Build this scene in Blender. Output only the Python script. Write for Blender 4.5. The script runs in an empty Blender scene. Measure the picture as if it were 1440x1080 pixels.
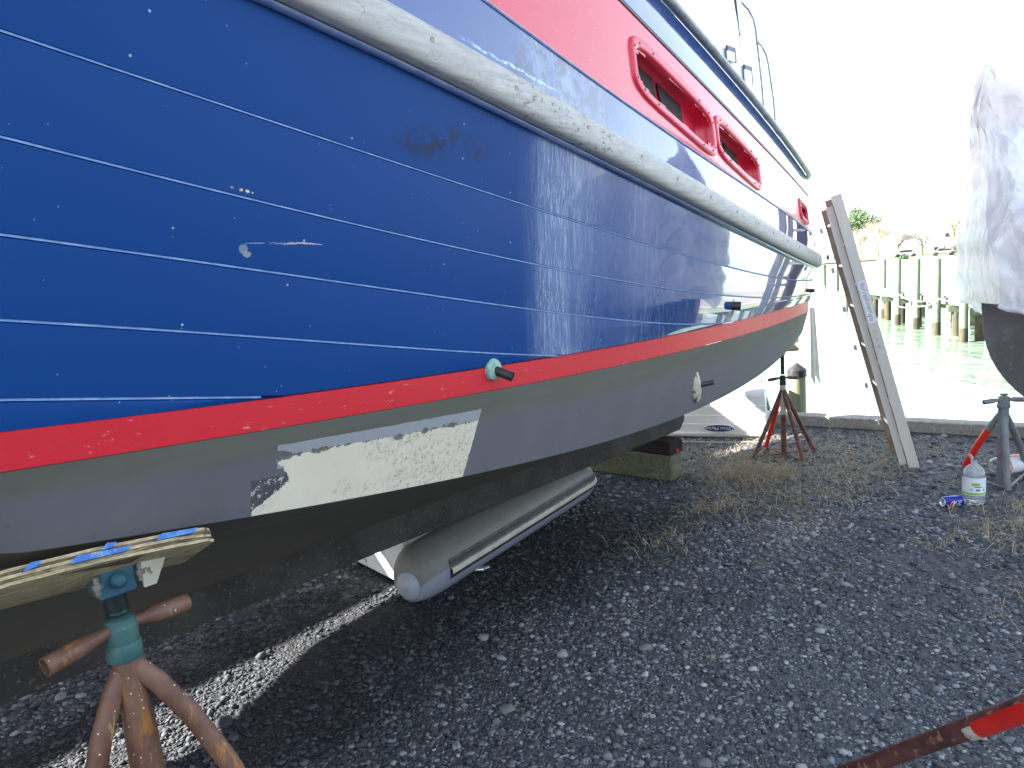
import bpy, math, random
import numpy as np
from mathutils import Vector, Matrix, noise as mnoise

# ------------------------------------------------------------------ camera
scene = bpy.context.scene
COL = scene.collection
R = math.radians
cam_data = bpy.data.cameras.new("camera")
cam_data.sensor_width = 36.0
cam_data.lens = 26.0
cam_data.clip_start = 0.03
cam_data.clip_end = 3000.0
cam = bpy.data.objects.new("camera", cam_data)
COL.objects.link(cam)
cam.matrix_world = (Matrix.Translation((0, 0, 1.55)) @ Matrix.Rotation(R(90 - 8.4), 4, 'X')
                    @ Matrix.Rotation(R(-4.0), 4, 'Z'))
scene.camera = cam

# ------------------------------------------------------------------ light
SUN_ELEV = R(30.0)
world = bpy.data.worlds.new("World")
scene.world = world
world.use_nodes = True
wn = world.node_tree
wn.nodes.clear()
sky = wn.nodes.new('ShaderNodeTexSky')
sky.sky_type = 'NISHITA'
sky.sun_disc = False
sky.sun_elevation = SUN_ELEV
sky.sun_rotation = R(-88.0)
sky.air_density = 1.0
sky.dust_density = 1.2
sky.ozone_density = 1.0
bg = wn.nodes.new('ShaderNodeBackground')
bg.inputs['Strength'].default_value = 0.05
wo = wn.nodes.new('ShaderNodeOutputWorld')
wn.links.new(sky.outputs[0], bg.inputs['Color'])
# thin bright cloud veil, densest towards the horizon
tcw = wn.nodes.new('ShaderNodeTexCoord'); sx = wn.nodes.new('ShaderNodeSeparateXYZ')
wn.links.new(tcw.outputs['Generated'], sx.inputs[0])
ab = wn.nodes.new('ShaderNodeMath'); ab.operation = 'ABSOLUTE'; wn.links.new(sx.outputs[2], ab.inputs[0])
mr = wn.nodes.new('ShaderNodeMapRange'); mr.interpolation_type = 'SMOOTHSTEP'
wn.links.new(ab.outputs[0], mr.inputs[0]); mr.inputs[1].default_value = 0.0; mr.inputs[2].default_value = 1.0
mr.inputs[3].default_value = 0.27; mr.inputs[4].default_value = 0.075
bg2 = wn.nodes.new('ShaderNodeBackground'); bg2.inputs['Color'].default_value = (.93, .97, 1.0, 1)
wn.links.new(mr.outputs[0], bg2.inputs['Strength'])
ad = wn.nodes.new('ShaderNodeAddShader'); wn.links.new(bg.outputs[0], ad.inputs[0]); wn.links.new(bg2.outputs[0], ad.inputs[1])
wn.links.new(ad.outputs[0], wo.inputs['Surface'])
sun_data = bpy.data.lights.new("sun", 'SUN')
sun_data.energy = 5.0
sun_data.angle = R(0.5)
sun_data.color = (1.0, 0.95, 0.88)
sun = bpy.data.objects.new("sun", sun_data)
COL.objects.link(sun)
# sun stands to the left of the view (world -X), light travels towards +X
sdir = Vector((math.cos(SUN_ELEV) * math.cos(R(2)), math.cos(SUN_ELEV) * -math.sin(R(2)), -math.sin(SUN_ELEV)))
sun.rotation_euler = sdir.to_track_quat('-Z', 'Y').to_euler()
scene.view_settings.view_transform = 'Standard'
scene.view_settings.look = 'None'
scene.view_settings.exposure = 2.85
scene.view_settings.gamma = 1.0
scene.view_settings.use_curve_mapping = False
scene.cycles.max_bounces = 8
scene.cycles.transparent_max_bounces = 12
scene.cycles.use_denoising = True

rng = np.random.default_rng(7)
random.seed(7)

# ------------------------------------------------------------------ helpers
def tag(o, label=None, cat=None, group=None, kind=None):
    if label: o['label'] = label
    if cat: o['category'] = cat
    if group: o['group'] = group
    if kind: o['kind'] = kind
    return o

def empty(name, loc=(0, 0, 0), rz=0.0, label=None, cat=None, group=None):
    o = bpy.data.objects.new(name, None)
    o.empty_display_size = 0.1
    o.location = loc
    o.rotation_euler = (0, 0, rz)
    COL.objects.link(o)
    return tag(o, label, cat, group)

class MB:
    """Collects simple shapes that become one mesh object."""
    def __init__(self):
        self.v = []; self.f = []
    def add(self, v, f):
        n = len(self.v)
        self.v.extend([tuple(p) for p in v])
        self.f.extend([tuple(i + n for i in q) for q in f])
        return self
    def box(self, c, s, rot=None, bevel=0.0):
        hx, hy, hz = s[0] / 2, s[1] / 2, s[2] / 2
        b = min(bevel, hx * .9, hy * .9, hz * .9)
        M = rot if rot is not None else Matrix.Identity(3)
        C = Vector(c)
        if b <= 0:
            pts = [Vector((x, y, z)) for z in (-hz, hz) for y in (-hy, hy) for x in (-hx, hx)]
            fs = [(0, 2, 3, 1), (4, 5, 7, 6), (0, 1, 5, 4), (2, 6, 7, 3), (0, 4, 6, 2), (1, 3, 7, 5)]
        else:
            pts = []; idx = {}
            for sx in (-1, 1):
                for sy in (-1, 1):
                    for sz in (-1, 1):
                        for ax in range(3):
                            p = [sx * (hx - b), sy * (hy - b), sz * (hz - b)]
                            p[ax] = (sx * hx, sy * hy, sz * hz)[ax]
                            idx[(sx, sy, sz, ax)] = len(pts); pts.append(Vector(p))
            fs = []
            for s1 in (-1, 1):
                q = [(s1, -1, -1, 0), (s1, 1, -1, 0), (s1, 1, 1, 0), (s1, -1, 1, 0)]
                fs.append([idx[k] for k in (q if s1 > 0 else q[::-1])])
                q = [(-1, s1, -1, 1), (-1, s1, 1, 1), (1, s1, 1, 1), (1, s1, -1, 1)]
                fs.append([idx[k] for k in (q if s1 > 0 else q[::-1])])
                q = [(-1, -1, s1, 2), (1, -1, s1, 2), (1, 1, s1, 2), (-1, 1, s1, 2)]
                fs.append([idx[k] for k in (q if s1 > 0 else q[::-1])])
            for sx in (-1, 1):
                for sy in (-1, 1):
                    for sz in (-1, 1):
                        t = [idx[(sx, sy, sz, a)] for a in range(3)]
                        fs.append(t if sx * sy * sz > 0 else t[::-1])
            for a, b2, c2 in ((0, 1, 2), (1, 2, 0), (2, 0, 1)):
                for s1 in (-1, 1):
                    for s2 in (-1, 1):
                        k = []
                        for s3, ax in ((-1, a), (-1, b2), (1, b2), (1, a)):
                            key = [0, 0, 0]; key[a] = s1; key[b2] = s2; key[c2] = s3
                            k.append(idx[(key[0], key[1], key[2], ax)])
                        fs.append(k if s1 * s2 < 0 else k[::-1])
        return self.add([M @ p + C for p in pts], fs)
    def tube(self, path, rad, seg=12, cap=True, squash=None):
        path = [Vector(p) for p in path]
        n = len(path)
        if not hasattr(rad, '__len__'): rad = [rad] * n
        T = []
        for i in range(n):
            a = path[max(i - 1, 0)]; b = path[min(i + 1, n - 1)]
            T.append((b - a).normalized())
        up = Vector((0, 0, 1)) if abs(T[0].z) < .95 else Vector((1, 0, 0))
        u = T[0].cross(up).normalized()
        vs = []
        for i in range(n):
            u = (u - T[i] * u.dot(T[i])).normalized()
            w = T[i].cross(u)
            for k in range(seg):
                t = 2 * math.pi * k / seg
                q = (1.0, 1.0) if squash is None else squash
                vs.append(path[i] + u * (math.cos(t) * rad[i] * q[0]) + w * (math.sin(t) * rad[i] * q[1]))
        fs = []
        for i in range(n - 1):
            for k in range(seg):
                a = i * seg + k; b = i * seg + (k + 1) % seg
                fs.append((a, b, b + seg, a + seg))
        if cap:
            fs.append(tuple(range(seg))[::-1])
            fs.append(tuple((n - 1) * seg + k for k in range(seg)))
        return self.add(vs, fs)
    def lathe(self, prof, seg=24, M=None, cap=True):
        vs = []; fs = []
        for r, z in prof:
            for k in range(seg):
                t = 2 * math.pi * k / seg
                vs.append(Vector((r * math.cos(t), r * math.sin(t), z)))
        if M is not None: vs = [M @ v for v in vs]
        n = len(prof)
        for i in range(n - 1):
            for k in range(seg):
                a = i * seg + k; b = i * seg + (k + 1) % seg
                fs.append((a, b, b + seg, a + seg))
        if cap:
            if prof[0][0] > 1e-5: fs.append(tuple(range(seg))[::-1])
            if prof[-1][0] > 1e-5: fs.append(tuple((n - 1) * seg + k for k in range(seg)))
        return self.add(vs, fs)
    def grid(self, rows, close=False):
        nr = len(rows); nc = len(rows[0])
        vs = [p for r in rows for p in r]; fs = []
        for i in range(nr - 1):
            for j in range(nc - (0 if close else 1)):
                a = i * nc + j; b = i * nc + (j + 1) % nc
                fs.append((a, b, b + nc, a + nc))
        return self.add(vs, fs)
    def build(self, name, mat=None, parent=None, smooth=True, angle=35, uv=None):
        me = bpy.data.meshes.new(name)
        me.from_pydata([tuple(p) for p in self.v], [], self.f)
        me.validate()
        if mat is not None: me.materials.append(mat)
        if uv is not None:
            L = me.uv_layers.new(name="UVMap")
            li = np.empty(len(me.loops), dtype=np.int32); me.loops.foreach_get('vertex_index', li)
            L.data.foreach_set('uv', np.asarray(uv, dtype=np.float32)[li].ravel())
        if smooth:
            me.polygons.foreach_set('use_smooth', [True] * len(me.polygons))
            try: me.set_sharp_from_angle(angle=R(angle))
            except Exception: pass
        me.update()
        o = bpy.data.objects.new(name, me)
        COL.objects.link(o)
        if parent is not None: o.parent = parent
        return o

def dup(root, label=None, group=None):
    """copies a thing with its parts and their sub-parts"""
    r = root.copy(); COL.objects.link(r)
    if label: r['label'] = label
    if group: r['group'] = group
    for ch in list(root.children):
        c = ch.copy(); COL.objects.link(c); c.parent = r
        c.matrix_parent_inverse = ch.matrix_parent_inverse.copy()
        for g in list(ch.children):
            e = g.copy(); COL.objects.link(e); e.parent = c
    return r

def text_mesh(s, size):
    """flat lettering as (vertices, faces) in the XY plane, centred"""
    cu = bpy.data.curves.new('lettering', 'FONT')
    cu.body = s; cu.size = size; cu.align_x = 'CENTER'; cu.align_y = 'CENTER'; cu.resolution_u = 3
    ob = bpy.data.objects.new('lettering', cu)
    COL.objects.link(ob)
    bpy.context.view_layer.update()
    me = bpy.data.meshes.new_from_object(ob.evaluated_get(bpy.context.evaluated_depsgraph_get()))
    v = [q.co.copy() for q in me.vertices]; f = [tuple(p.vertices) for p in me.polygons]
    bpy.data.objects.remove(ob); bpy.data.curves.remove(cu); bpy.data.meshes.remove(me)
    return v, f

# ------------------------------------------------------------------ material helper
class Mat:
    def __init__(self, name):
        self.m = bpy.data.materials.new(name); self.m.use_nodes = True
        self.t = self.m.node_tree; self.n = self.t.nodes; self.n.clear()
        self.out = self.n.new('ShaderNodeOutputMaterial')
        self.b = self.n.new('ShaderNodeBsdfPrincipled')
        self.t.links.new(self.b.outputs[0], self.out.inputs[0])
        self.tc = None
    def put(self, sock, val):
        if isinstance(val, bpy.types.NodeSocket): self.t.links.new(val, sock)
        elif isinstance(val, (tuple, list)) and len(val) == 3 and sock.type == 'RGBA': sock.default_value = (*val, 1)
        else: sock.default_value = val
    def co(self, kind='Object', scale=None, loc=None):
        if self.tc is None: self.tc = self.n.new('ShaderNodeTexCoord')
        o = self.tc.outputs[kind]
        if scale is None and loc is None: return o
        mp = self.n.new('ShaderNodeMapping'); self.t.links.new(o, mp.inputs['Vector'])
        if scale is not None: mp.inputs['Scale'].default_value = scale if hasattr(scale, '__len__') else (scale,) * 3
        if loc is not None: mp.inputs['Location'].default_value = loc
        return mp.outputs[0]
    def noise(self, scale=5, detail=4, rough=.55, vec=None, dist=0.0, color=False):
        x = self.n.new('ShaderNodeTexNoise')
        x.inputs['Scale'].default_value = scale; x.inputs['Detail'].default_value = detail
        x.inputs['Roughness'].default_value = rough; x.inputs['Distortion'].default_value = dist
        self.t.links.new(vec if vec is not None else self.co(), x.inputs['Vector'])
        return x.outputs['Color' if color else 'Fac']
    def voronoi(self, scale=5, vec=None, feature='F1', out='Distance'):
        x = self.n.new('ShaderNodeTexVoronoi'); x.feature = feature
        x.inputs['Scale'].default_value = scale
        self.t.links.new(vec if vec is not None else self.co(), x.inputs['Vector'])
        return x.outputs[out]
    def math(self, op, a, b=None, clamp=False):
        x = self.n.new('ShaderNodeMath'); x.operation = op; x.use_clamp = clamp
        self.put(x.inputs[0], a)
        if b is not None: self.put(x.inputs[1], b)
        return x.outputs[0]
    def sep(self, vec):
        x = self.n.new('ShaderNodeSeparateXYZ'); self.t.links.new(vec, x.inputs[0]); return x.outputs
    def step(self, v, lo, hi):
        x = self.n.new('ShaderNodeMapRange'); x.interpolation_type = 'SMOOTHSTEP'
        self.put(x.inputs[0], v)
        self.put(x.inputs[1], lo); self.put(x.inputs[2], hi)
        return x.outputs[0]
    def mix(self, fac, a, b, mode='MIX'):
        x = self.n.new('ShaderNodeMix'); x.data_type = 'RGBA'; x.blend_type = mode
        self.put(x.inputs[0], fac); self.put(x.inputs[6], a); self.put(x.inputs[7], b)
        return x.outputs[2]
    def bump(self, h, strength=.3, dist=.01):
        x = self.n.new('ShaderNodeBump'); x.inputs['Strength'].default_value = strength
        x.inputs['Distance'].default_value = dist
        self.put(x.inputs['Height'], h)
        self.t.links.new(x.outputs[0], self.b.inputs['Normal'])
    def set(self, **k):
        names = dict(color='Base Color', rough='Roughness', metal='Metallic', trans='Transmission Weight',
                     ior='IOR', spec='Specular IOR Level', coat='Coat Weight', coatr='Coat Roughness', alpha='Alpha')
        for a, v in k.items(): self.put(self.b.inputs[names[a]], v)
        return self

def worn(name, c1, c2, scale=8, rough=.6, metal=0.0, bump=.15, bd=.004, lo=.4, hi=.65, c3=None, s3=40, spec=.5):
    """a two-tone worn surface with fine speckle"""
    M = Mat(name)
    f = M.step(M.noise(scale, 6, .6), lo, hi)
    col = M.mix(f, c1, c2)
    if c3 is not None:
        g = M.step(M.noise(s3, 5, .7), .58, .64)
        col = M.mix(g, col, c3)
    M.set(color=col, rough=rough, metal=metal, spec=spec)
    if bump: M.bump(M.noise(scale * 7, 6, .7), bump, bd)
    return M.m

# ------------------------------------------------------------------ boat frame
AZ = R(42.0); DD = 2.8
BX = Vector((math.sin(AZ), math.cos(AZ), 0)); BY = Vector((-math.cos(AZ), math.sin(AZ), 0))
BO = BY * DD
def bw(a, y, z=0.0):
    return BO + BX * a + BY * y + Vector((0, 0, z))
BROT = math.atan2(BX.y, BX.x)

# =================================================================== MATERIALS
def m_blue(glossy=False):
    M = Mat('glossy_blue_topside_paint' if glossy else 'blue_hull_paint')
    o = M.co(); s = M.sep(o)
    base = M.mix(M.noise(1.3, 3, .5), *(((.016, .055, .21), (.024, .070, .25)) if glossy else ((.0048, .042, .175), (.0070, .055, .215))))  # glossy variant: lighter base paints in sky sheen
    # salt streaks running down the side, with soft pale glare painted in
    st = M.noise(1.0, 6, .7, M.co(scale=(60, 60, 2.2)))
    st2 = M.noise(1.0, 5, .75, M.co(scale=(230, 230, 12)))
    wide = M.noise(1.0, 3, .6, M.co(scale=(5, 5, .6)))
    zone = M.math('MULTIPLY', M.step(s[0], 1.45, 1.75), M.math('SUBTRACT', 1.0, M.math('MULTIPLY', M.step(s[0], 2.0, 2.8), .72)))
    band = M.math('MULTIPLY', zone, M.step(wide, .34, .58))
    sf = M.math('MULTIPLY', band, M.step(st, .45, .72))
    sf2 = M.math('MULTIPLY', band, M.step(st2, .56, .66))
    base = M.mix(M.math('MULTIPLY', M.math('MULTIPLY', zone, M.step(M.noise(1.0, 4, .6, M.co(scale=(2.6, 2.6, .7))), .35, .65)), .30), base, (.16, .22, .36))
    col = M.mix(M.math('MULTIPLY', sf, .34), base, (.24, .31, .46))
    z2 = M.math('MULTIPLY', M.step(s[0], 1.50, 1.66), M.step(M.math('ADD', s[0], M.math('MULTIPLY', M.math('SUBTRACT', 1.9, s[2]), .25)), 2.05, 1.80))
    z2 = M.math('MULTIPLY', z2, M.step(M.noise(1.0, 4, .6, M.co(scale=(9, 9, .9))), .36, .62))
    col = M.mix(M.math('MULTIPLY', z2, .34), col, (.22, .29, .42))
    col = M.mix(M.math('MULTIPLY', M.math('MULTIPLY', z2, M.step(M.noise(1.0, 6, .8, M.co(scale=(150, 150, 9))), .50, .60)), .55), col, (.48, .55, .64))
    col = M.mix(M.math('MULTIPLY', sf2, .6), col, (.42, .48, .58))
    # specks and chalky spots
    vd = M.voronoi(23)
    rnd = M.voronoi(23, out='Color')
    sp = M.math('MULTIPLY', M.math('LESS_THAN', vd, .055), M.math('GREATER_THAN', M.sep(rnd)[0], .62))
    col = M.mix(M.math('MULTIPLY', sp, .6), col, (.5, .56, .6))
    vd = M.voronoi(61); rnd = M.voronoi(61, out='Color')
    sp = M.math('MULTIPLY', M.math('LESS_THAN', vd, .075), M.math('GREATER_THAN', M.sep(rnd)[0], M.math('SUBTRACT', .95, M.math('MULTIPLY', M.noise(1.7, 3, .6), .22))))
    col = M.mix(M.math('MULTIPLY', sp, .55), col, (.36, .44, .55))
    # brown scuffs below the rub rail
    dx = M.math('DIVIDE', M.math('SUBTRACT', s[0], 1.22), .20); dz = M.math('DIVIDE', M.math('SUBTRACT', s[2], 1.85), .055)
    rr = M.math('ADD', M.math('MULTIPLY', dx, dx), M.math('MULTIPLY', dz, dz))
    dirt = M.math('MULTIPLY', M.step(rr, 1.0, .1), M.step(M.noise(22, 6, .7), .44, .58))
    dx = M.math('DIVIDE', M.math('SUBTRACT', s[0], 1.75), .38)
    low = M.math('MULTIPLY', M.step(M.math('MULTIPLY', dx, dx), 1.0, .2), M.step(M.math('ADD', s[2], M.math('MULTIPLY', s[0], .115)), 2.105, 2.135))
    dirt2 = M.math('MULTIPLY', low, M.step(M.noise(18, 6, .7), .45, .6))
    col = M.mix(M.math('MULTIPLY', M.math('MAXIMUM', dirt, dirt2), .7), col, (.022, .024, .04))
    wob = M.math('MULTIPLY', M.math('SUBTRACT', M.noise(95, 5, .8), .5), 4.0)
    wob2 = M.math('MULTIPLY', M.math('SUBTRACT', M.noise(22, 3, .6), .5), .020)
    def ell(a_, z_, ra, rz_, cut=1.0, sl=0.0):
        d1 = M.math('DIVIDE', M.math('SUBTRACT', s[0], a_), ra)
        zz_ = M.math('ADD', M.math('SUBTRACT', s[2], z_), M.math('ADD', wob2 if ra > .02 else 0.0, M.math('MULTIPLY', M.math('SUBTRACT', s[0], a_), sl)))
        d2 = M.math('DIVIDE', zz_, rz_)
        q = M.math('ADD', M.math('MULTIPLY', d1, d1), M.math('MULTIPLY', d2, d2))
        return M.math('LESS_THAN', M.math('ADD', q, wob), cut)
    if not glossy:
        for (a_, z_, ra, rz_, c_, k_) in ((.684, 1.627, .009, .008, (.20, .25, .27), .8), (.690, 1.618, .008, .006, (.28, .31, .30), .8), (.812, 1.634, .042, .0016, (.50, .42, .38), .9),
                                          (.765, 1.636, .030, .0010, (.25, .32, .42), .7), (.690, 1.7285, .0035, .0022, (.55, .42, .30), 1.0), (.702, 1.7265, .0045, .0028, (.65, .52, .38), 1.0),
                                          (.712, 1.7245, .003, .002, (.50, .42, .34), 1.0), (.672, 1.732, .003, .002, (.3, .22, .18), 1.0), (.71, 1.637, .018, .0010, (.3, .36, .42), .7)):
            col = M.mix(M.math('MULTIPLY', ell(a_, z_, ra, rz_), k_), col, c_)
    else:
        lin = M.math('ABSOLUTE', M.math('ADD', M.math('SUBTRACT', s[2], 2.072), M.math('ADD', M.math('MULTIPLY', M.math('SUBTRACT', s[0], 1.5), .135), wob2)))
        ch = M.math('MULTIPLY', M.math('LESS_THAN', lin, .0035), M.math('MULTIPLY', M.step(s[0], 1.28, 1.38), M.step(s[0], 1.75, 1.65)))
        ch = M.math('MULTIPLY', ch, M.step(M.noise(70, 5, .8), .44, .52))
        col = M.mix(M.math('MULTIPLY', ch, .85), col, (.40, .60, .72))
    r = M.math('ADD', .17, M.math('MULTIPLY', M.noise(2.2, 4, .6), .10))
    far = M.step(s[0], 1.5, 2.6)
    r = M.math('SUBTRACT', r, M.math('MULTIPLY', far, .155))
    r = M.math('ADD', r, M.math('MULTIPLY', M.math('MAXIMUM', sf, sf2), .35), clamp=True)
    if glossy:
        r = M.math('MULTIPLY', r, .35); M.set(color=col, rough=r, spec=.6, coat=.5, coatr=.02)
    else:
        r = M.math('ADD', r, M.math('MULTIPLY', M.math('SUBTRACT', 1.0, far), .22))
        M.set(color=col, rough=r, spec=M.math('ADD', .09, M.math('MULTIPLY', far, .40)), coat=M.math('MULTIPLY', far, .9), coatr=.015)
    M.bump(M.noise(1.0, 3, .5, M.co(scale=(2.2, 2.2, 3.5))), .05, .02)
    return M.m

def m_red(name, c1, c2, rough=.25):
    M = Mat(name)
    col = M.mix(M.noise(3, 4, .6), c1, c2)
    sc = M.step(M.noise(1.0, 6, .75, M.co(scale=(30, 30, 110))), .61, .68)
    col = M.mix(M.math('MULTIPLY', sc, .5), col, (.75, .45, .45))
    d = M.step(M.noise(1.0, 5, .7, M.co(scale=(5, 5, 30))), .60, .75)
    col = M.mix(M.math('MULTIPLY', d, .35), col, (.25, .03, .04))
    M.set(color=col, rough=M.math('ADD', rough, M.math('MULTIPLY', M.noise(9, 4), .15)))
    M.bump(M.noise(60, 5, .6), .04, .003)
    return M.m

def m_bottom():
    M = Mat('antifouling_paint')
    uv = M.co('UV'); u, v, _ = M.sep(uv)
    n1 = M.noise(6, 6, .65); n2 = M.noise(38, 6, .75); n3 = M.noise(1.0, 5, .6, M.co(scale=(3, 3, 22)))
    grey = M.mix(n1, (.100, .099, .108), (.150, .147, .158))
    dark = M.step(n2, .60, .70)
    grey = M.mix(M.math('MULTIPLY', dark, .35), grey, (.05, .052, .06))
    scum = M.mix(n3, (.085, .085, .062), (.15, .15, .115))
    e = M.math('ADD', v, M.math('MULTIPLY', M.math('SUBTRACT', n1, .5), .10))
    col = M.mix(M.math('MULTIPLY', M.step(e, .60, .76), .85), grey, scum)
    # repaired patch: primer scraped back to pale gelcoat
    nn = M.noise(9, 7, .72); ne = M.noise(55, 5, .8)
    jag = M.math('ADD', M.math('MULTIPLY', M.math('SUBTRACT', nn, .5), .10), M.math('MULTIPLY', M.math('SUBTRACT', ne, .5), .035))
    u1 = M.math('ADD', u, M.math('MULTIPLY', jag, 1.0))
    # left edge bulges back in the lower half
    lft = M.math('ADD', .735, M.math('MULTIPLY', M.step(v, .62, .40), .018))
    lft = M.math('SUBTRACT', lft, M.math('MULTIPLY', M.step(v, .38, .02), .075))
    rgt = M.math('ADD', M.math('ADD', 1.285, M.math('MULTIPLY', jag, .22)), M.math('MULTIPLY', v, .075))
    inL = M.math('MULTIPLY', M.math('GREATER_THAN', u1, lft), M.math('LESS_THAN', M.math('ADD', u, M.math('MULTIPLY', jag, .12)), rgt))
    top = M.math('ADD', v, M.math('MULTIPLY', jag, 1.1))
    white = M.math('MULTIPLY', inL, M.math('LESS_THAN', top, .665))
    inBox = M.math('MULTIPLY', M.math('GREATER_THAN', u, .728), M.math('LESS_THAN', M.math('ADD', u, M.math('MULTIPLY', jag, .12)), rgt))
    band = M.math('MULTIPLY', inBox, M.math('MULTIPLY', M.math('GREATER_THAN', v, .52), M.math('LESS_THAN', M.math('ADD', v, M.math('MULTIPLY', jag, .35)), .80)))
    col = M.mix(M.math('MULTIPLY', band, .85), col, M.mix(n2, (.27, .285, .31), (.38, .395, .41)))
    gap = M.math('MULTIPLY', inBox, M.math('LESS_THAN', M.math('ABSOLUTE', M.math('SUBTRACT', M.math('ADD', v, M.math('MULTIPLY', jag, .6)), .665)), M.math('ADD', -.012, M.math('MULTIPLY', M.step(M.noise(11, 5, .75), .40, .62), .075))))
    scr = M.math('MULTIPLY', M.math('MULTIPLY', M.math('GREATER_THAN', u, .672), M.math('LESS_THAN', u1, M.math('ADD', lft, .01))), M.math('LESS_THAN', M.math('ADD', v, M.math('MULTIPLY', jag, 1.4)), .44))
    col = M.mix(M.math('MULTIPLY', scr, .8), col, (.062, .062, .07))
    chips = M.math('MULTIPLY', scr, M.math('GREATER_THAN', M.noise(75, 5, .8), .585))
    col = M.mix(chips, col, (.55, .53, .48))
    wcol = M.mix(M.noise(7, 5, .6), (.62, .55, .41), (.76, .70, .56))
    st = M.step(M.noise(85, 9, .9), .50, .60)
    zone = M.step(M.noise(4.3, 4, .6, M.co(loc=(2.3, 0, .4))), .50, .66)
    wcol = M.mix(M.math('MULTIPLY', M.math('MULTIPLY', st, M.math('MAXIMUM', zone, M.math('MULTIPLY', M.step(u, 1.02, 1.16), M.step(v, .52, .30)))), .75), wcol, (.15, .145, .12))
    wcol = M.mix(M.math('MULTIPLY', M.step(M.noise(1.0, 5, .7, M.co(scale=(60, 60, 9))), .62, .7), .35), wcol, (.3, .27, .2))
    col = M.mix(white, col, wcol)
    col = M.mix(M.math('MULTIPLY', gap, .9), col, (.10, .10, .095))
    M.set(color=col, rough=.6, spec=.3)
    h = M.math('ADD', M.math('MULTIPLY', M.noise(90, 5, .7), .5), M.math('MULTIPLY', white, .9))
    M.bump(h, .35, .0018)
    return M.m

def m_under():
    M = Mat('dark_bottom_paint')
    n = M.noise(1.0, 6, .65, M.co(scale=(2.5, 9, 9)))
    col = M.mix(n, (.10, .093, .078), (.19, .175, .14))
    sp = M.step(M.noise(1.0, 5, .7, M.co(scale=(12, 60, 60))), .66, .72)
    col = M.mix(M.math('MULTIPLY', sp, .6), col, (.22, .20, .16))
    M.set(color=col, rough=.8, spec=.3)
    M.bump(M.noise(50, 5, .7), .3, .002)
    return M.m

def m_rail():
    M = Mat('weathered_grey_rail')
    g = M.noise(1.0, 6, .7, M.co(scale=(3, 90, 90)))
    col = M.mix(M.step(g, .25, .75), (.33, .32, .295), (.52, .51, .48))
    s = M.sep(M.co())
    blot = M.step(M.noise(1.0, 5, .75, M.co(scale=(30, 45, 60))), .55, .63)
    dx = M.math('DIVIDE', M.math('SUBTRACT', s[0], 1.72), .36)
    z1 = M.math('ADD', .16, M.math('MULTIPLY', M.step(M.math('MULTIPLY', dx, dx), 1.0, .1), .75))
    col = M.mix(M.math('MULTIPLY', blot, z1), col, (.10, .095, .085))
    crack = M.math('LESS_THAN', M.math('ABSOLUTE', M.math('SUBTRACT', M.noise(1.0, 3, .5, M.co(scale=(9, 3, 3)), dist=.6), .5)), .0016)
    col = M.mix(M.math('MULTIPLY', crack, .6), col, (.12, .11, .10))
    M.set(color=col, rough=.5, spec=.4)
    M.bump(g, .15, .001)
    return M.m

BLUE = m_blue(); BLUE_UP = m_blue(True)
RED_BOOT = m_red('red_boot_stripe_paint', (.55, .010, .022), (.64, .018, .034), .30)
RED_PANEL = m_red('red_topside_paint', (.62, .060, .085), (.70, .08, .11), .10)
RED_VENT = m_red('red_vent_plastic', (.58, .018, .055), (.64, .028, .07), .22)
BOTTOM = m_bottom()
UNDER = m_under()
KEEL_PAINT = worn('black_keel_paint', (.030, .028, .025), (.055, .052, .046), 4, .8, c3=(.12, .11, .09), s3=60)
RAIL = m_rail()
LIP = worn('pale_blue_lip', (.34, .44, .70), (.50, .58, .78), 20, .25)
SEAM = worn('pale_blue_seam', (.10, .20, .42), (.18, .30, .52), 30, .45)  # pale tone: worn grooves and the sky light on them, painted in
WHITE = worn('white_gelcoat', (.78, .79, .80), (.84, .84, .83), 2, .22, bump=0)
WHITE_CANVAS = worn('white_canvas', (.80, .80, .80), (.86, .86, .84), 4, .9)
NAVY = worn('dark_navy_trim', (.015, .02, .05), (.03, .035, .07), 9, .35)
DARKHOLE = worn('dark_vent_hole', (.012, .008, .010), (.022, .014, .018), 60, .8)
STEEL = worn('stainless_steel', (.42, .44, .46), (.58, .6, .62), 10, .25, .9, bump=0)
GREY_RAIL = worn('grey_handrail_paint', (.20, .22, .24), (.33, .35, .37), 14, .35)
SCREW = worn('screw_metal', (.18, .17, .15), (.32, .30, .27), 60, .5, .6)
GLASS_DARK = worn('dark_window_glass', (.02, .022, .025), (.03, .03, .035), 3, .06, bump=0)
VERDIGRIS = worn('verdigris_bronze', (.17, .34, .26), (.32, .46, .38), 70, .6)
BLACK_RUBBER = worn('black_rubber', (.012, .012, .014), (.03, .03, .03), 30, .5)
TEAL = worn('teal_stand_paint', (.018, .085, .125), (.035, .13, .165), 16, .5, c3=(.10, .045, .03), s3=26)
TEAL_GREEN = worn('green_stand_paint', (.03, .10, .10), (.06, .14, .13), 18, .55, c3=(.07, .05, .035), s3=30)
THREAD = worn('greased_thread', (.010, .022, .024), (.028, .045, .045), 40, .35, .3)
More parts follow.
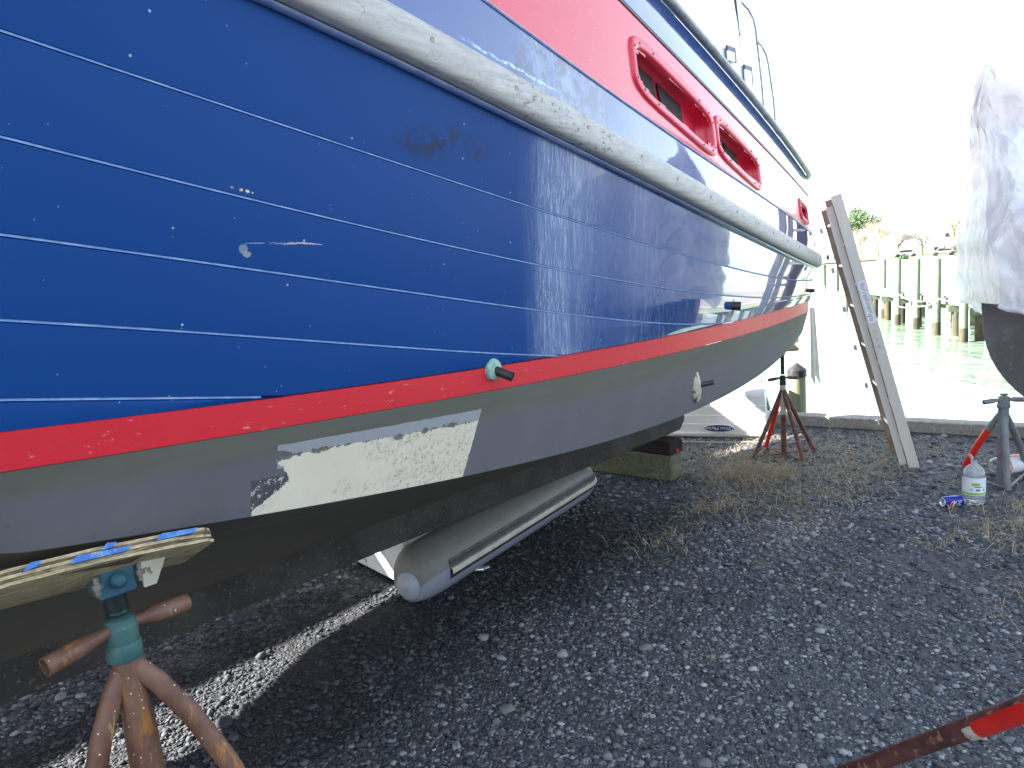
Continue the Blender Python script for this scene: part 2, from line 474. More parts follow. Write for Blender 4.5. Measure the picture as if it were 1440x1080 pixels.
def m_rust():
    M = Mat('rusty_pipe')
    n = M.noise(9, 6, .65)
    col = M.mix(M.step(n, .35, .62), (.125, .060, .040), (.200, .108, .072))
    col = M.mix(M.step(M.noise(1.0, 5, .7, M.co(scale=(30, 30, 7))), .56, .66), col, (.33, .15, .045))
    yel = M.step(M.noise(1.0, 6, .7, M.co(scale=(24, 24, 5), loc=(1, 2, 0))), .63, .67)
    col = M.mix(M.math('MULTIPLY', yel, .8), col, (.46, .37, .17))
    sp = M.math('MULTIPLY', M.math('LESS_THAN', M.voronoi(85), .14), M.math('GREATER_THAN', M.sep(M.voronoi(85, out='Color'))[0], .78))
    col = M.mix(sp, col, (.75, .68, .52))
    M.set(color=col, rough=.55, spec=.4, metal=.1)
    M.bump(M.noise(90, 5, .7), .25, .002)
    return M.m
RUST = m_rust()
RUST_DARK = worn('dark_rusty_pipe', (.08, .03, .025), (.15, .055, .045), 14, .6, c3=(.34, .2, .12), s3=45)
CREAM_OLD = worn('old_cream_paint', (.45, .42, .32), (.58, .55, .44), 14, .6, c3=(.15, .07, .05), s3=30)
RED_PAINT = worn('bright_red_paint', (.62, .018, .012), (.72, .03, .018), 12, .35, c3=(.3, .05, .03), s3=50)
GREY_PAINT = worn('grey_stand_paint', (.14, .155, .17), (.22, .235, .25), 14, .5, c3=(.2, .12, .09), s3=28)
def m_ply():
    M = Mat('plywood')
    g = M.noise(1.0, 6, .7, M.co(scale=(7, 60, 160)))
    col = M.mix(M.step(g, .35, .65), (.33, .25, .13), (.56, .47, .29))
    col = M.mix(M.step(M.noise(13, 5, .7), .60, .68), col, (.10, .07, .045))
    M.set(color=col, rough=.8)
    M.bump(g, .5, .003)
    return M.m
PLY = m_ply()
PLY_DARK = worn('dark_plywood_glue', (.10, .07, .04), (.20, .15, .09), 30, .85)
BLUE_CHALK = worn('bright_blue_paint', (.03, .15, .48), (.12, .27, .55), 60, .6, c3=(.42, .37, .24), s3=22)
def m_timber(name, c1, c2, c3, s=(2, 40, 40)):
    M = Mat(name)
    g = M.noise(1.0, 6, .7, M.co(scale=s))
    col = M.mix(M.step(g, .35, .65), c1, c2)
    col = M.mix(M.step(M.noise(3, 5, .65), .52, .68), col, c3)
    M.set(color=col, rough=.85, spec=.25)
    M.bump(g, .5, .006)
    return M.m
TIMBER_GREEN = m_timber('green_treated_timber', (.105, .115, .075), (.17, .18, .12), (.11, .10, .07))
TIMBER_DARK = m_timber('dark_wet_timber', (.022, .018, .016), (.045, .035, .03), (.03, .015, .012))
TIMBER_GREY = m_timber('grey_weathered_timber', (.24, .22, .19), (.36, .34, .30), (.2, .19, .17))
PILE_WOOD = m_timber('green_pile_wood', (.16, .17, .11), (.24, .25, .17), (.30, .27, .20), (30, 30, 2))
PILE_FAR = m_timber('bleached_pile_wood', (.085, .11, .085), (.16, .19, .14), (.22, .24, .17), (20, 20, 1.5))
PILE_LOW = m_timber('tide_stained_wood', (.035, .035, .025), (.075, .07, .045), (.10, .07, .04), (20, 20, 1.5))
def m_tube():
    M = Mat('grey_inflatable_fabric')
    s = M.sep(M.co('UV'))
    n = M.noise(5, 6, .65)
    # algae bloom on the upper side of the tube
    up = M.step(M.math('ADD', s[1], M.math('MULTIPLY', M.math('SUBTRACT', n, .5), .25)), .02, .18)
    col = M.mix(up, (.24, .265, .32), M.mix(M.noise(12, 5, .7), (.125, .125, .112), (.205, .20, .178)))
    M.set(color=col, rough=.5)
    M.bump(M.noise(5, 3, .5), .25, .01)
    return M.m
TUBE = m_tube()
TUBE_CONE = worn('pale_grey_cone', (.27, .30, .37), (.33, .36, .42), 6, .45)
TUBE_DARK = worn('dark_grey_strake', (.035, .037, .042), (.07, .072, .08), 20, .5)
TUBE_LIGHT = worn('cream_strake', (.50, .48, .40), (.62, .60, .52), 20, .5)
DINGHY_WHITE = worn('scuffed_white_fibreglass', (.72, .74, .78), (.80, .81, .82), 6, .4, c3=(.12, .10, .10), s3=19)
DINGHY_HULL = worn('white_dinghy_hull', (.66, .665, .66), (.74, .745, .74), 3, .3)
LOGO_BLUE = worn('dark_blue_badge', (.012, .02, .10), (.016, .026, .13), 6, .3, bump=0)
LOGO_WHITE = worn('white_lettering', (.75, .76, .8), (.8, .8, .82), 6, .4, bump=0)
ROPE_W = worn('pale_rope', (.42, .38, .30), (.58, .54, .45), 90, .9)
def m_alu():
    M = Mat('ladder_fibreglass')
    n = M.noise(1.0, 5, .6, M.co(scale=(20, 20, 2)))
    col = M.mix(n, (.56, .52, .46), (.68, .64, .58))
    M.set(color=col, rough=.4, spec=.5)
    return M.m
LADDER = m_alu()
LADDER_SHADE = worn('shaded_ladder_rail', (.24, .16, .115), (.33, .23, .17), 8, .5)  # far stiles of the same ladder, shade painted in as brown
ALU = worn('bare_aluminium', (.55, .56, .58), (.68, .69, .7), 12, .3, .7)
CLOTH = worn('off_white_cloth', (.82, .79, .72), (.88, .86, .81), 10, .95)

# =================================================================== SETTING
# quay line in boat coordinates: a = QA - QK*y
QA, QK = 6.78, .115
def m_ground():
    M = Mat('gravel_ground')
    s = M.sep(M.co('Object'))
    vec = M.co('Object')
    c = M.voronoi(95, vec, out='Color'); dd = M.voronoi(95, vec)
    c2 = M.voronoi(42, vec, out='Color'); d2 = M.voronoi(42, vec)
    v = M.sep(c)[0]; v2 = M.sep(c2)[1]
    col = M.mix(v, (.036, .040, .048), (.125, .135, .150))
    col = M.mix(M.math('MULTIPLY', M.step(v2, .55, .9), .6), col, (.10, .11, .13))
    spk = M.math('GREATER_THAN', M.sep(c)[1], .975)
    col = M.mix(M.math('MULTIPLY', spk, .8), col, (.40, .40, .38))
    col = M.mix(M.math('MULTIPLY', M.step(M.noise(.9, 5, .6, vec), .5, .7), .35), col, (.06, .055, .045))
    # wet dirt right under the keel, with the hull's shade painted in
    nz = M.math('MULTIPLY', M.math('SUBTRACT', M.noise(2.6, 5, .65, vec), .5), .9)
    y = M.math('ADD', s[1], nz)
    damp_shade = M.math('MULTIPLY', M.step(y, -.95, -.45), M.step(y, .45, .15))
    damp_shade = M.math('MULTIPLY', damp_shade, M.step(M.math('ADD', s[0], nz), 4.6, 3.6))
    col = M.mix(M.math('MULTIPLY', damp_shade, .72), col, (.006, .007, .010))
    M.set(color=col, rough=.75, spec=.3)
    h = M.math('ADD', M.math('MULTIPLY', dd, -.6), M.math('MULTIPLY', d2, -.8))
    M.bump(h, .9, .012)
    return M.m
g = MB()
L = 420.0
g.add([(QA - QK * -L, -L, 0), (QA - QK * L, L, 0), (-L, L, 0), (-L, -L, 0)], [(0, 1, 2, 3)])
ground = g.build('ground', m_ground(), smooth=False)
ground.location = BO; ground.rotation_euler = (0, 0, BROT)
tag(ground, kind='structure')

def m_water():
    M = Mat('harbour_water')
    w = M.noise(1.0, 3, .55, M.co(scale=(2.6, 1.1, 1)), dist=.4)
    w2 = M.noise(1.0, 3, .5, M.co(scale=(.5, .25, 1)))
    col = M.mix(w2, (.16, .235, .17), (.20, .28, .21))
    M.set(color=col, rough=.07, ior=1.33)
    M.bump(M.math('ADD', w, M.math('MULTIPLY', w2, 2.0)), .6, .09)
    return M.m
wm = MB()
wm.add([(-1500, -1500, -1.1), (1500, -1500, -1.1), (1500, 1500, -1.1), (-1500, 1500, -1.1)], [(0, 1, 2, 3)])
water = wm.build('water', m_water(), smooth=False); tag(water, kind='structure')
wall = MB()
wall.box((QA - .14, 0, -.80), (.22, 160, 1.58))
qw = wall.build('quay_wall', TIMBER_GREY, smooth=False)
qw.location = BO; qw.rotation_euler = (0, 0, BROT + math.atan(QK)); tag(qw, kind='structure')
# correct pivot: rotate about the quay line
qw.location = BO + Vector((0, 0, 0))
for i, (y0, y1) in enumerate(((-2.95, 1.6), (-7.2, -2.96), (1.61, 6.1))):
    t = MB(); t.box((0, 0, 0), (.16, y1 - y0 - .01, .10), bevel=.008)
    o = t.build('quay_timber', TIMBER_GREY, smooth=False)
    ym = (y0 + y1) / 2
    o.location = bw(QA - QK * ym - .10, ym, .052); o.rotation_euler = (0, 0, BROT + math.atan(QK))
    tag(o, ('long grey timber on the quay edge in the middle, behind the ladder foot',
            'grey quay edge timber farther right, beyond the two plastic jugs',
            'grey quay edge timber at left, hidden behind the white dinghy')[i], 'timber', 'timbers along the quay edge')

# ---- gravel stones: real geometry, one object
def ico():
    t = (1 + 5 ** .5) / 2
    v = np.array([(-1, t, 0), (1, t, 0), (-1, -t, 0), (1, -t, 0), (0, -1, t), (0, 1, t), (0, -1, -t), (0, 1, -t), (t, 0, -1), (t, 0, 1), (-t, 0, -1), (-t, 0, 1)]) / 1.902
    f = np.array([(0, 11, 5), (0, 5, 1), (0, 1, 7), (0, 7, 10), (0, 10, 11), (1, 5, 9), (5, 11, 4), (11, 10, 2), (10, 7, 6), (7, 1, 8), (3, 9, 4), (3, 4, 2), (3, 2, 6), (3, 6, 8), (3, 8, 9), (4, 9, 5), (2, 4, 11), (6, 2, 10), (8, 6, 7), (9, 8, 1)])
    return v, f
IV, IF = ico()
def fbm2(x, y, s, seed=0):
    r = np.random.default_rng(seed); out = np.zeros_like(x)
    for k in range(7):
        a = r.uniform(0, 6.28); fq = s * (1.6 ** k); ph = r.uniform(0, 6.28)
        out += np.sin((x * math.cos(a) + y * math.sin(a)) * fq + ph) / (1.25 ** k)
    return out / 2.5
OV = np.array([(1, 0, 0), (-1, 0, 0), (0, 1, 0), (0, -1, 0), (0, 0, 1), (0, 0, -1)], float)
OF = np.array([(0, 2, 4), (2, 1, 4), (1, 3, 4), (3, 0, 4), (2, 0, 5), (1, 2, 5), (3, 1, 5), (0, 3, 5)])
def stones(name, n, rmin, rmax, smin, smax, matl, seed, ang=50, tiny=False):
    BV, BF = (OV, OF) if tiny else (IV, IF)
    NV = len(BV); NF = len(BF)
    r = np.random.default_rng(seed)
    rad = np.sqrt(r.uniform(rmin ** 2, rmax ** 2, n)); th = R(8) + np.radians(r.uniform(-ang, ang, n))
    X = rad * np.sin(th); Y = rad * np.cos(th)
    a = X * BX.x + Y * BX.y; yb = X * BY.x + Y * BY.y - DD
    ok = (a < QA - QK * yb - .22) & (yb < 1.6)
    # patches where the stones are trodden into fine dirt
    if not tiny: ok &= (fbm2(a, yb, 2.6, 21) + .6 * fbm2(a, yb, 7, 22) > r.uniform(-1.5, -.15, n))
    X, Y, a, yb = X[ok], Y[ok], a[ok], yb[ok]; n = len(X)
    V = BV[None] * (1 + r.uniform(-.28, .28, (n, NV, 1)))
    V = V + r.uniform(-.13, .13, (n, NV, 3))
    if not tiny: V = np.clip(V, -r.uniform(.42, .8, (n, 1, 3)), r.uniform(.35, .8, (n, 1, 3))) * 1.35
    S = np.exp(r.normal(0, .50, n)) * r.uniform(smin, smax, n)
    S = np.clip(S, smin * .45, smax * 2.6)
    V = V * np.stack([S, S * r.uniform(.5, .95, n), S * r.uniform(.20, .48, n)], 1)[:, None, :]
    t1 = r.normal(0, .28, n)
    c, s = np.cos(t1)[:, None], np.sin(t1)[:, None]
    V = np.stack([V[..., 0], V[..., 1] * c - V[..., 2] * s, V[..., 1] * s + V[..., 2] * c], 2)
    t2 = r.uniform(0, 6.28, n); c, s = np.cos(t2)[:, None], np.sin(t2)[:, None]
    V = np.stack([V[..., 0] * c - V[..., 1] * s, V[..., 0] * s + V[..., 1] * c, V[..., 2]], 2)
    z = S * r.uniform(-.05, .35, n)
    V += np.stack([X, Y, z], 1)[:, None, :]
    F = BF[None] + (np.arange(n) * NV)[:, None, None]
    me = bpy.data.meshes.new(name)
    nv = n * NV; nf = n * NF
    me.vertices.add(nv); me.vertices.foreach_set('co', V.reshape(-1).astype(np.float32))
    me.loops.add(nf * 3); me.loops.foreach_set('vertex_index', F.reshape(-1).astype(np.int32))
    me.polygons.add(nf); me.polygons.foreach_set('loop_start', np.arange(0, nf * 3, 3, dtype=np.int32))
    me.update(calc_edges=True)
    val = r.random(n)
    base = np.stack([.048 + .30 * val ** 3, .057 + .315 * val ** 3, .070 + .325 * val ** 3], 1)
    kind = r.random(n)
    base[kind > .982] = (.46, .45, .42)
    base[(kind > .94) & (kind <= .982)] = (.20, .21, .22)
    base[(kind > .925) & (kind <= .94)] = (.15, .115, .085)
    gz = np.clip(.5 + .55 * fbm2(a + 3, yb, 1.5, 31), 0, 1)[:, None]
    base = base * (1 - gz * .55) + base.mean(1, keepdims=True) * np.array([1.18, 1.25, 1.15]) * gz * .55
    base *= (.85 + .35 * np.clip(.5 + .5 * fbm2(a, yb, 3.1, 41), 0, 1))[:, None]
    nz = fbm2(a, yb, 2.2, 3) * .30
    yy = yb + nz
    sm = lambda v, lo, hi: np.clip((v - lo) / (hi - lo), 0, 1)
    damp_shade = sm(yy, -.95, -.45) * sm(-yy, -.45, -.15) * sm(-(a + nz), -4.6, -3.6)  # wet stones and painted hull shade share this darkening
    base *= (1 - .80 * damp_shade)[:, None]
    # pale patch: a spot of sunlight painted into the stone colour
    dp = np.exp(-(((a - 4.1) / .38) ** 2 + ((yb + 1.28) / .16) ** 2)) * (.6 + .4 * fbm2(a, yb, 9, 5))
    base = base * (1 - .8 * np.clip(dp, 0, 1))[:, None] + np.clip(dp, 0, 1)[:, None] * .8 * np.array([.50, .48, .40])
    at = me.color_attributes.new('Tone', 'FLOAT_COLOR', 'POINT')
    cc = np.ones((nv, 4), np.float32); cc[:, :3] = np.repeat(base, NV, 0)
    at.data.foreach_set('color', cc.ravel())
    me.materials.append(matl)
    o = bpy.data.objects.new(name, me); COL.objects.link(o)
    tag(o, kind='stuff')
    return o
GM = Mat('crushed_stone')
vc = GM.n.new('ShaderNodeVertexColor'); vc.layer_name = 'Tone'
GM.set(color=GM.mix(GM.math('MULTIPLY', GM.noise(160, 3, .6), .5), vc.outputs[0], (.10, .105, .12)), rough=.8, spec=.25)
GM.bump(GM.noise(250, 3, .6), .3, .001)
GM = GM.m
SC = 1.0
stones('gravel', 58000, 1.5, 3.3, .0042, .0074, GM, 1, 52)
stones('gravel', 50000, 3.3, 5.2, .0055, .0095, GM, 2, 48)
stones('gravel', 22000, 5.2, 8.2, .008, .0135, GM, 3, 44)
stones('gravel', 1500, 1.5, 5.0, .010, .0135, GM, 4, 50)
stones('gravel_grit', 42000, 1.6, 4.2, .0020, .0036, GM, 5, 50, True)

# ---- dry grass
def dry_grass(name, n, clusters, seed, h0=.03, h1=.10, flat=.7):
    r = np.random.default_rng(seed)
    w = np.array([c[4] for c in clusters], float); w /= w.sum()
    k = r.choice(len(clusters), n, p=w); C = np.array(clusters)[k]
    # clump the blades
    ncl = max(20, n // 26)
    cx = r.normal(0, 1, (n, 2))
    cl = r.integers(0, ncl, n); off = np.random.default_rng(seed + 5).normal(0, 1, (ncl, 2))
    A = C[:, 0] + off[cl, 0] * C[:, 2] + cx[:, 0] * .026
    Yb = C[:, 1] + off[cl, 1] * C[:, 3] + cx[:, 1] * .026
    ok = A < QA - QK * Yb - .25
    A, Yb = A[ok], Yb[ok]; n = len(A)
    P = np.array(BO)[None] + A[:, None] * np.array(BX)[None] + Yb[:, None] * np.array(BY)[None]
    th = r.uniform(0, 6.28, n); hh = r.uniform(h0, h1, n); le = hh * r.uniform(.3, 2.4, n) * flat
    d = np.stack([np.cos(th), np.sin(th), 0 * th], 1); side = np.stack([-np.sin(th), np.cos(th), 0 * th], 1)
    wd = r.uniform(.0007, .0016, n)[:, None]
    up = np.array([0, 0, 1.0])[None]
    p0 = P + up * .002
    p1 = P + up * (hh * .75)[:, None] + d * (le * .35)[:, None]
    p2 = P + up * (hh * r.uniform(.35, 1.0, n))[:, None] + d * (le)[:, None] + side * (r.normal(0, .012, n))[:, None]
    V = np.stack([p0 - side * wd, p0 + side * wd, p1 - side * wd, p1 + side * wd, p2 - side * wd * .4, p2 + side * wd * .4], 1).reshape(-1, 3)
    b = (np.arange(n) * 6)[:, None]
    F = np.concatenate([b + np.array([[0, 1, 3, 2]]), b + np.array([[2, 3, 5, 4]])], 1).reshape(-1, 4)
    me = bpy.data.meshes.new(name); me.from_pydata(V.tolist(), [], F.tolist())
    at = me.color_attributes.new('Tone', 'FLOAT_COLOR', 'POINT')
    t = r.random(n)[:, None]
    base = np.array([[.22, .165, .095]]) * (1 - t) + np.array([[.56, .47, .32]]) * t
    cc = np.ones((n * 6, 4), np.float32); cc[:, :3] = np.repeat(base, 6, 0)
    at.data.foreach_set('color', cc.ravel())
    me.materials.append(GRASS)
    o = bpy.data.objects.new(name, me); COL.objects.link(o); tag(o, kind='stuff')
    return o
GR = Mat('dry_straw'); vc = GR.n.new('ShaderNodeVertexColor'); vc.layer_name = 'Tone'
GR.set(color=vc.outputs[0], rough=.8, spec=.2); GRASS = GR.m
#            a,    y,   sa,  sy,  weight
dry_grass('dry_grass', 6500, [(4.95, -.60, .32, .20, 3), (5.35, -.25, .25, .22, 2), (5.5, -.95, .40, .28, 3), (5.25, -1.25, .45, .18, 2.0),
                              (6.2, -1.1, .30, .40, 1.5), (6.1, -.3, .3, .3, 1.0), (5.8, -2.0, .4, .25, 1.2), (4.6, -1.0, .28, .25, 1.4),
                              (4.15, -.85, .3, .15, .45), (5.1, .15, .2, .2, .6)], 11, .010, .050, 1.7)
dry_grass('dry_grass', 2000, [(4.95, -.5, .10, .05, 3), (5.0, -.72, .12, .05, 2), (4.7, -.1, .08, .04, 1.2), (4.7, -2.25, .25, .14, 3),
                             (3.95, -2.5, .25, .1, 1.5), (3.45, -.72, .14, .07, .5), (4.15, -.7, .1, .05, .6)], 12, .03, .09, 1.2)
dry_grass('dry_grass', 260, [(3.5, -1.6, 1.3, .8, 1)], 13, .004, .012, 6.0)

# =================================================================== MAIN BOAT
boat = empty('motor_boat', BO, BROT, 'big blue and red motor boat on keel blocks, white scraped patch on grey bottom', 'boat')
def interp(T):
    xs = np.array([t[0] for t in T]); zs = np.array([t[1] for t in T])
    deg = min(3, len(T) - 1)
    p = np.polyfit(xs, zs, deg); dp = np.polyder(p)
    lo, hi = xs[0], xs[-1]
    def f(a):
        if a < lo: return float(np.polyval(p, lo) + np.polyval(dp, lo) * .85 * (a - lo) * (1 - .03 * (lo - a)))
        if a > hi: return float(np.polyval(p, hi) + np.polyval(dp, hi) * (a - hi))
        return float(np.polyval(p, a))
    return f
Z = {
 'RT': interp([(1.03, 2.110), (1.27, 2.081), (1.71, 2.006), (2.10, 1.948), (2.63, 1.849), (3.49, 1.741), (5.6, 1.548)]),
 'RL': interp([(.80, 2.045), (1.06, 2.003), (1.49, 1.933), (2.09, 1.855), (2.27, 1.825), (3.12, 1.709), (3.80, 1.632), (5.28, 1.464)]),
 'S1': interp([(.35, 1.921), (.59, 1.884), (.96, 1.823), (1.46, 1.746), (2.13, 1.647), (3.58, 1.482), (5.5, 1.359)]),
 'S2': interp([(.33, 1.781), (.57, 1.740), (.94, 1.679), (1.32, 1.618), (1.67, 1.564), (2.23, 1.483), (2.96, 1.41), (4.14, 1.324), (5.53, 1.265)]),
 'S3': interp([(.31, 1.656), (.66, 1.597), (.94, 1.554), (1.67, 1.439), (2.24, 1.356), (3.18, 1.267)]),
 'S4': interp([(.30, 1.538), (.55, 1.497), (.92, 1.433), (1.66, 1.313)]),
 'S5': interp([(.28, 1.429), (.74, 1.353)]),
 'ST': interp([(.28, 1.383), (.52, 1.363), (.74, 1.353), (.92, 1.343), (1.38, 1.322), (2.25, 1.280), (3.4, 1.254), (4.17, 1.240), (5.6, 1.208)]),
 'SB': interp([(.27, 1.325), (.53, 1.308), (.91, 1.283), (1.40, 1.254), (2.14, 1.219), (3.33, 1.178), (4.18, 1.155), (5.6, 1.135)]),
 'CH': interp([(.26, 1.199), (.57, 1.147), (.88, 1.101), (1.30, 1.045), (2.08, .962), (2.54, .925), (3.15, .904), (3.97, .892), (4.72, .925), (5.77, 1.03)]),
 'B1': interp([(1.41, 2.209), (1.88, 2.127), (2.15, 2.075), (2.76, 1.985), (3.58, 1.882), (4.28, 1.807), (5.7, 1.655)]),
 'B2': interp([(2.22, 2.415), (2.60, 2.343), (3.07, 2.263), (3.80, 2.161), (5.05, 1.995), (5.7, 1.925)]),
 'T': interp([(2.59, 2.507), (3.16, 2.420), (4.01, 2.290), (5.06, 2.145), (5.7, 2.06)]),
}
def ZZ(k, a):
    a = min(a, 5.6)
    if k == 'CH' and a < .3: return Z['CH'](.3) + .30 * (.3 - a) * (1 - .02 * (.3 - a))
    if k == 'SB' and a < .3: return max(Z['SB'](a), ZZ('CH', a) + .04)
    if k == 'ST' and a < .3: return max(Z['ST'](a), ZZ('CH', a) + .10)
    if k in ('RL', 'RT') and a < .3: return max(Z[k](a), ZZ('ST', a) + .12 + (.1 if k == 'RT' else 0))
    return Z[k](a)
def half(a):
    if a >= -2: return 1.66 - .06 * a - .0148 * a * a
    return 1.7208 * max(0.0, 1 - ((-2 - a) / 7.0) ** 2.3)
AS, AE, CR = 5.42, 5.75, .33
def plan_pts():
    P = []
    for a in list(np.linspace(-9, -2, 36)[:-1]) + list(np.linspace(-2, 0, 14)[:-1]) + list(np.linspace(0, AS, 110)):
        P.append((a, half(a)))
    b0 = half(AS); s0 = -(.06 + 2 * .0148 * AS)
    for k in range(1, 11):
        t = k / 10 * math.pi / 2
        P.append((AS + (AE - AS) * math.sin(t), b0 - CR * (1 - math.cos(t)) + s0 * (AE - AS) * math.sin(t) * (1 - k / 10)))
    yl = P[-1][1]
    for k in range(1, 7): P.append((AE + .02 * math.sin(k / 6 * 1.57), yl * (1 - k / 6)))
    return P
PLAN = plan_pts()
NRM = []
for i, p in enumerate(PLAN):
    q0 = PLAN[max(0, i - 1)]; q1 = PLAN[min(len(PLAN) - 1, i + 1)]
    t = Vector((q1[0] - q0[0], q1[1] - q0[1])).normalized()
    NRM.append((-t.y, t.x))
def hp(i, off, z, sgn):
    """point i of the plan curve moved outboard by off; sgn -1 is the near (starboard) side"""
    a, b = PLAN[i]; nx, ny = NRM[i]
    y = max(0.0, b + ny * off) if i < len(PLAN) - 1 else 0.0
    return (a + nx * off, sgn * y, z)
def strip(name, rows, mat, parent=boat, rng_=None, keep=None, uvf=None, skip=None):
    """rows: list of functions a -> (offset, z), top to bottom. Builds both sides as one mesh per side."""
    out = []
    for sgn in (-1, 1):
        n = len(PLAN) if rng_ is None else 0
        idx = range(len(PLAN)) if rng_ is None else [i for i in range(len(PLAN)) if rng_[0] <= PLAN[i][0] <= rng_[1]]
        mb = MB(); vs = []; uv = []
        for i in idx:
            a = PLAN[i][0]
            for j, r in enumerate(rows):
                off, z = r(a)
                vs.append(hp(i, off, z, sgn)); uv.append((a, 1 - j / (len(rows) - 1) if uvf is None else uvf(a, j)))
        m = len(rows); fs = []
        idx = list(idx)
        for ii in range(len(idx) - 1):
            a0 = PLAN[idx[ii]][0]; a1 = PLAN[idx[ii + 1]][0]
            if keep is not None and not (keep(a0) or keep(a1)): continue
            for j in range(m - 1):
                if skip is not None and sgn == -1 and skip((a0 + a1) / 2, (rows[j](a0)[1] + rows[j + 1](a0)[1] + rows[j](a1)[1] + rows[j + 1](a1)[1]) / 4): continue
                q = (ii * m + j, (ii + 1) * m + j, (ii + 1) * m + j + 1, ii * m + j + 1)
                fs.append(q if sgn == 1 else q[::-1])
        used = sorted({k for f in fs for k in f}); mp = {k: n_ for n_, k in enumerate(used)}
        mb.v = [vs[k] for k in used]; mb.f = [tuple(mp[k] for k in f) for f in fs]
        out.append(mb.build(name, mat, parent, angle=28, uv=[uv[k] for k in used]))
    return out

# offsets of the hull surface (outboard +) at each level
def off_at(k):
    return {'RL': -.012, 'S1': -.03, 'S2': -.036, 'S3': -.045, 'S4': -.05, 'S5': -.055, 'ST': -.056, 'SB': -.060, 'CH': -.10}[k]
levels = ['RL', 'S1', 'S2', 'S3', 'S4', 'S5', 'ST']
GR_ = .0055
for u, d_ in zip(levels[:-1], levels[1:]):
    def top(a, u=u): return max(ZZ(u, a), ZZ('ST', a))
    def bot(a, d_=d_): return max(ZZ(d_, a), ZZ('ST', a))
    def ou(a, u=u): return off_at(u)
    def od(a, d_=d_): return off_at(d_)
    gt = 0 if u == 'RL' else GR_
    gb = 0 if d_ == 'ST' else GR_
    rows = [lambda a, t=top, o=off_at(u), gt=gt: (o - gt * 1.5, t(a)),
            lambda a, t=top, b=bot, o=off_at(u), gt=gt: (o, max(t(a) - gt * 1.0, b(a))),
            lambda a, t=top, b=bot, o=off_at(u), o2=off_at(d_): ((o + o2) / 2 + .002, (t(a) + b(a)) / 2),
            lambda a, t=top, b=bot, o2=off_at(d_), gb=gb: (o2, min(b(a) + gb * .35, t(a))),
            lambda a, b=bot, o2=off_at(d_), gb=gb: (o2 - gb * 1.5, b(a))]
    for o in strip('plank', rows, BLUE, keep=lambda a, t=top, b=bot: t(a) - b(a) > .004): pass
for k_ in ('S1', 'S2', 'S3', 'S4', 'S5'):
    for sgn in (-1, 1):
        rows = []
        for i in range(len(PLAN)):
            a = PLAN[i][0]; z = ZZ(k_, a)
            if z < ZZ('ST', a) + .002: continue
            o_ = off_at(k_); h_ = .0026
            ring = [hp(i, o_ - .006, z + h_ * 1.0, sgn), hp(i, o_ - .0015, z + h_ * .4, sgn), hp(i, o_ - .0005, z - h_, sgn), hp(i, o_ - .006, z - h_ * 1.2, sgn)]
            rows.append(ring if sgn == 1 else ring[::-1])
        MB().grid(rows).build('lit_seam_groove', SEAM, boat, angle=60)
# red boot stripe, slightly proud
strip('boot_stripe', [lambda a: (off_at('ST') - .004, ZZ('ST', a) + .0005), lambda a: (off_at('ST') + .0012, ZZ('ST', a) - .001),
                      lambda a: (off_at('SB') + .0012, ZZ('SB', a) + .001), lambda a: (off_at('SB') - .004, ZZ('SB', a))], RED_BOOT)
strip('lower_side', [lambda a, k=k: (off_at('SB') * (1 - k / 10) + off_at('CH') * (k / 10), ZZ('SB', a) * (1 - k / 10) + ZZ('CH', a) * (k / 10)) for k in range(11)], BOTTOM)
# bottom panel from chine to keel
def root_z(a):
    a = min(a, 5.77)
    if a > 4.2: return .44 + (a - 4.2) ** 1.4 * .27
    return .44 if a > -3 else .44 + (-3 - a) ** 2 * .02
for sgn in (-1, 1):
    mb = MB(); rows = []
    for i in range(len(PLAN)):
        c = Vector(hp(i, off_at('CH'), ZZ('CH', PLAN[i][0]), sgn))
        rt = Vector((min(PLAN[i][0], 5.70), sgn * .055, root_z(PLAN[i][0])))
        if i >= len(PLAN) - 7: rt = Vector((5.70, sgn * .055 * (len(PLAN) - 1 - i) / 7, root_z(5.7)))
        r = []
        for k in range(9):
            t = k / 8; p = c.lerp(rt, t); p.z += .045 * math.sin(t * math.pi) * (1 if PLAN[i][0] < 5 else -.5); r.append(p)
        rows.append(r if sgn == -1 else r[::-1])
    mb.grid(rows).build('bottom_panel', UNDER, boat, angle=40)
# chine edge strake so the corner is crisp
k = MB()
prof = [(-9 + .6, .9), (-6.5, .46), (-3, .305), (4.93, .30), (4.97, .33), (5.0, .60)]
vs = []
pts = [(-8.4, .95), (-6.5, .45), (-3, .30), (4.92, .30), (4.99, .36), (5.02, .78), (4.0, .52), (-3, .52), (-8.4, 1.1)]
for y in (-.052, .052):
    vs += [(x, y, z) for x, z in pts]
n = len(pts)
fs = [tuple(range(n)), tuple(range(n, 2 * n))[::-1]] + [(i, i + n, (i + 1) % n + n, (i + 1) % n) for i in range(n)]
k.add(vs, [f[::-1] for f in fs])
k.build('keel', KEEL_PAINT, boat, smooth=False)
s = MB(); s.box((.9, 0, .297), (7.8, .075, .012)); s.build('keel_shoe', TIMBER_DARK, boat, smooth=False)

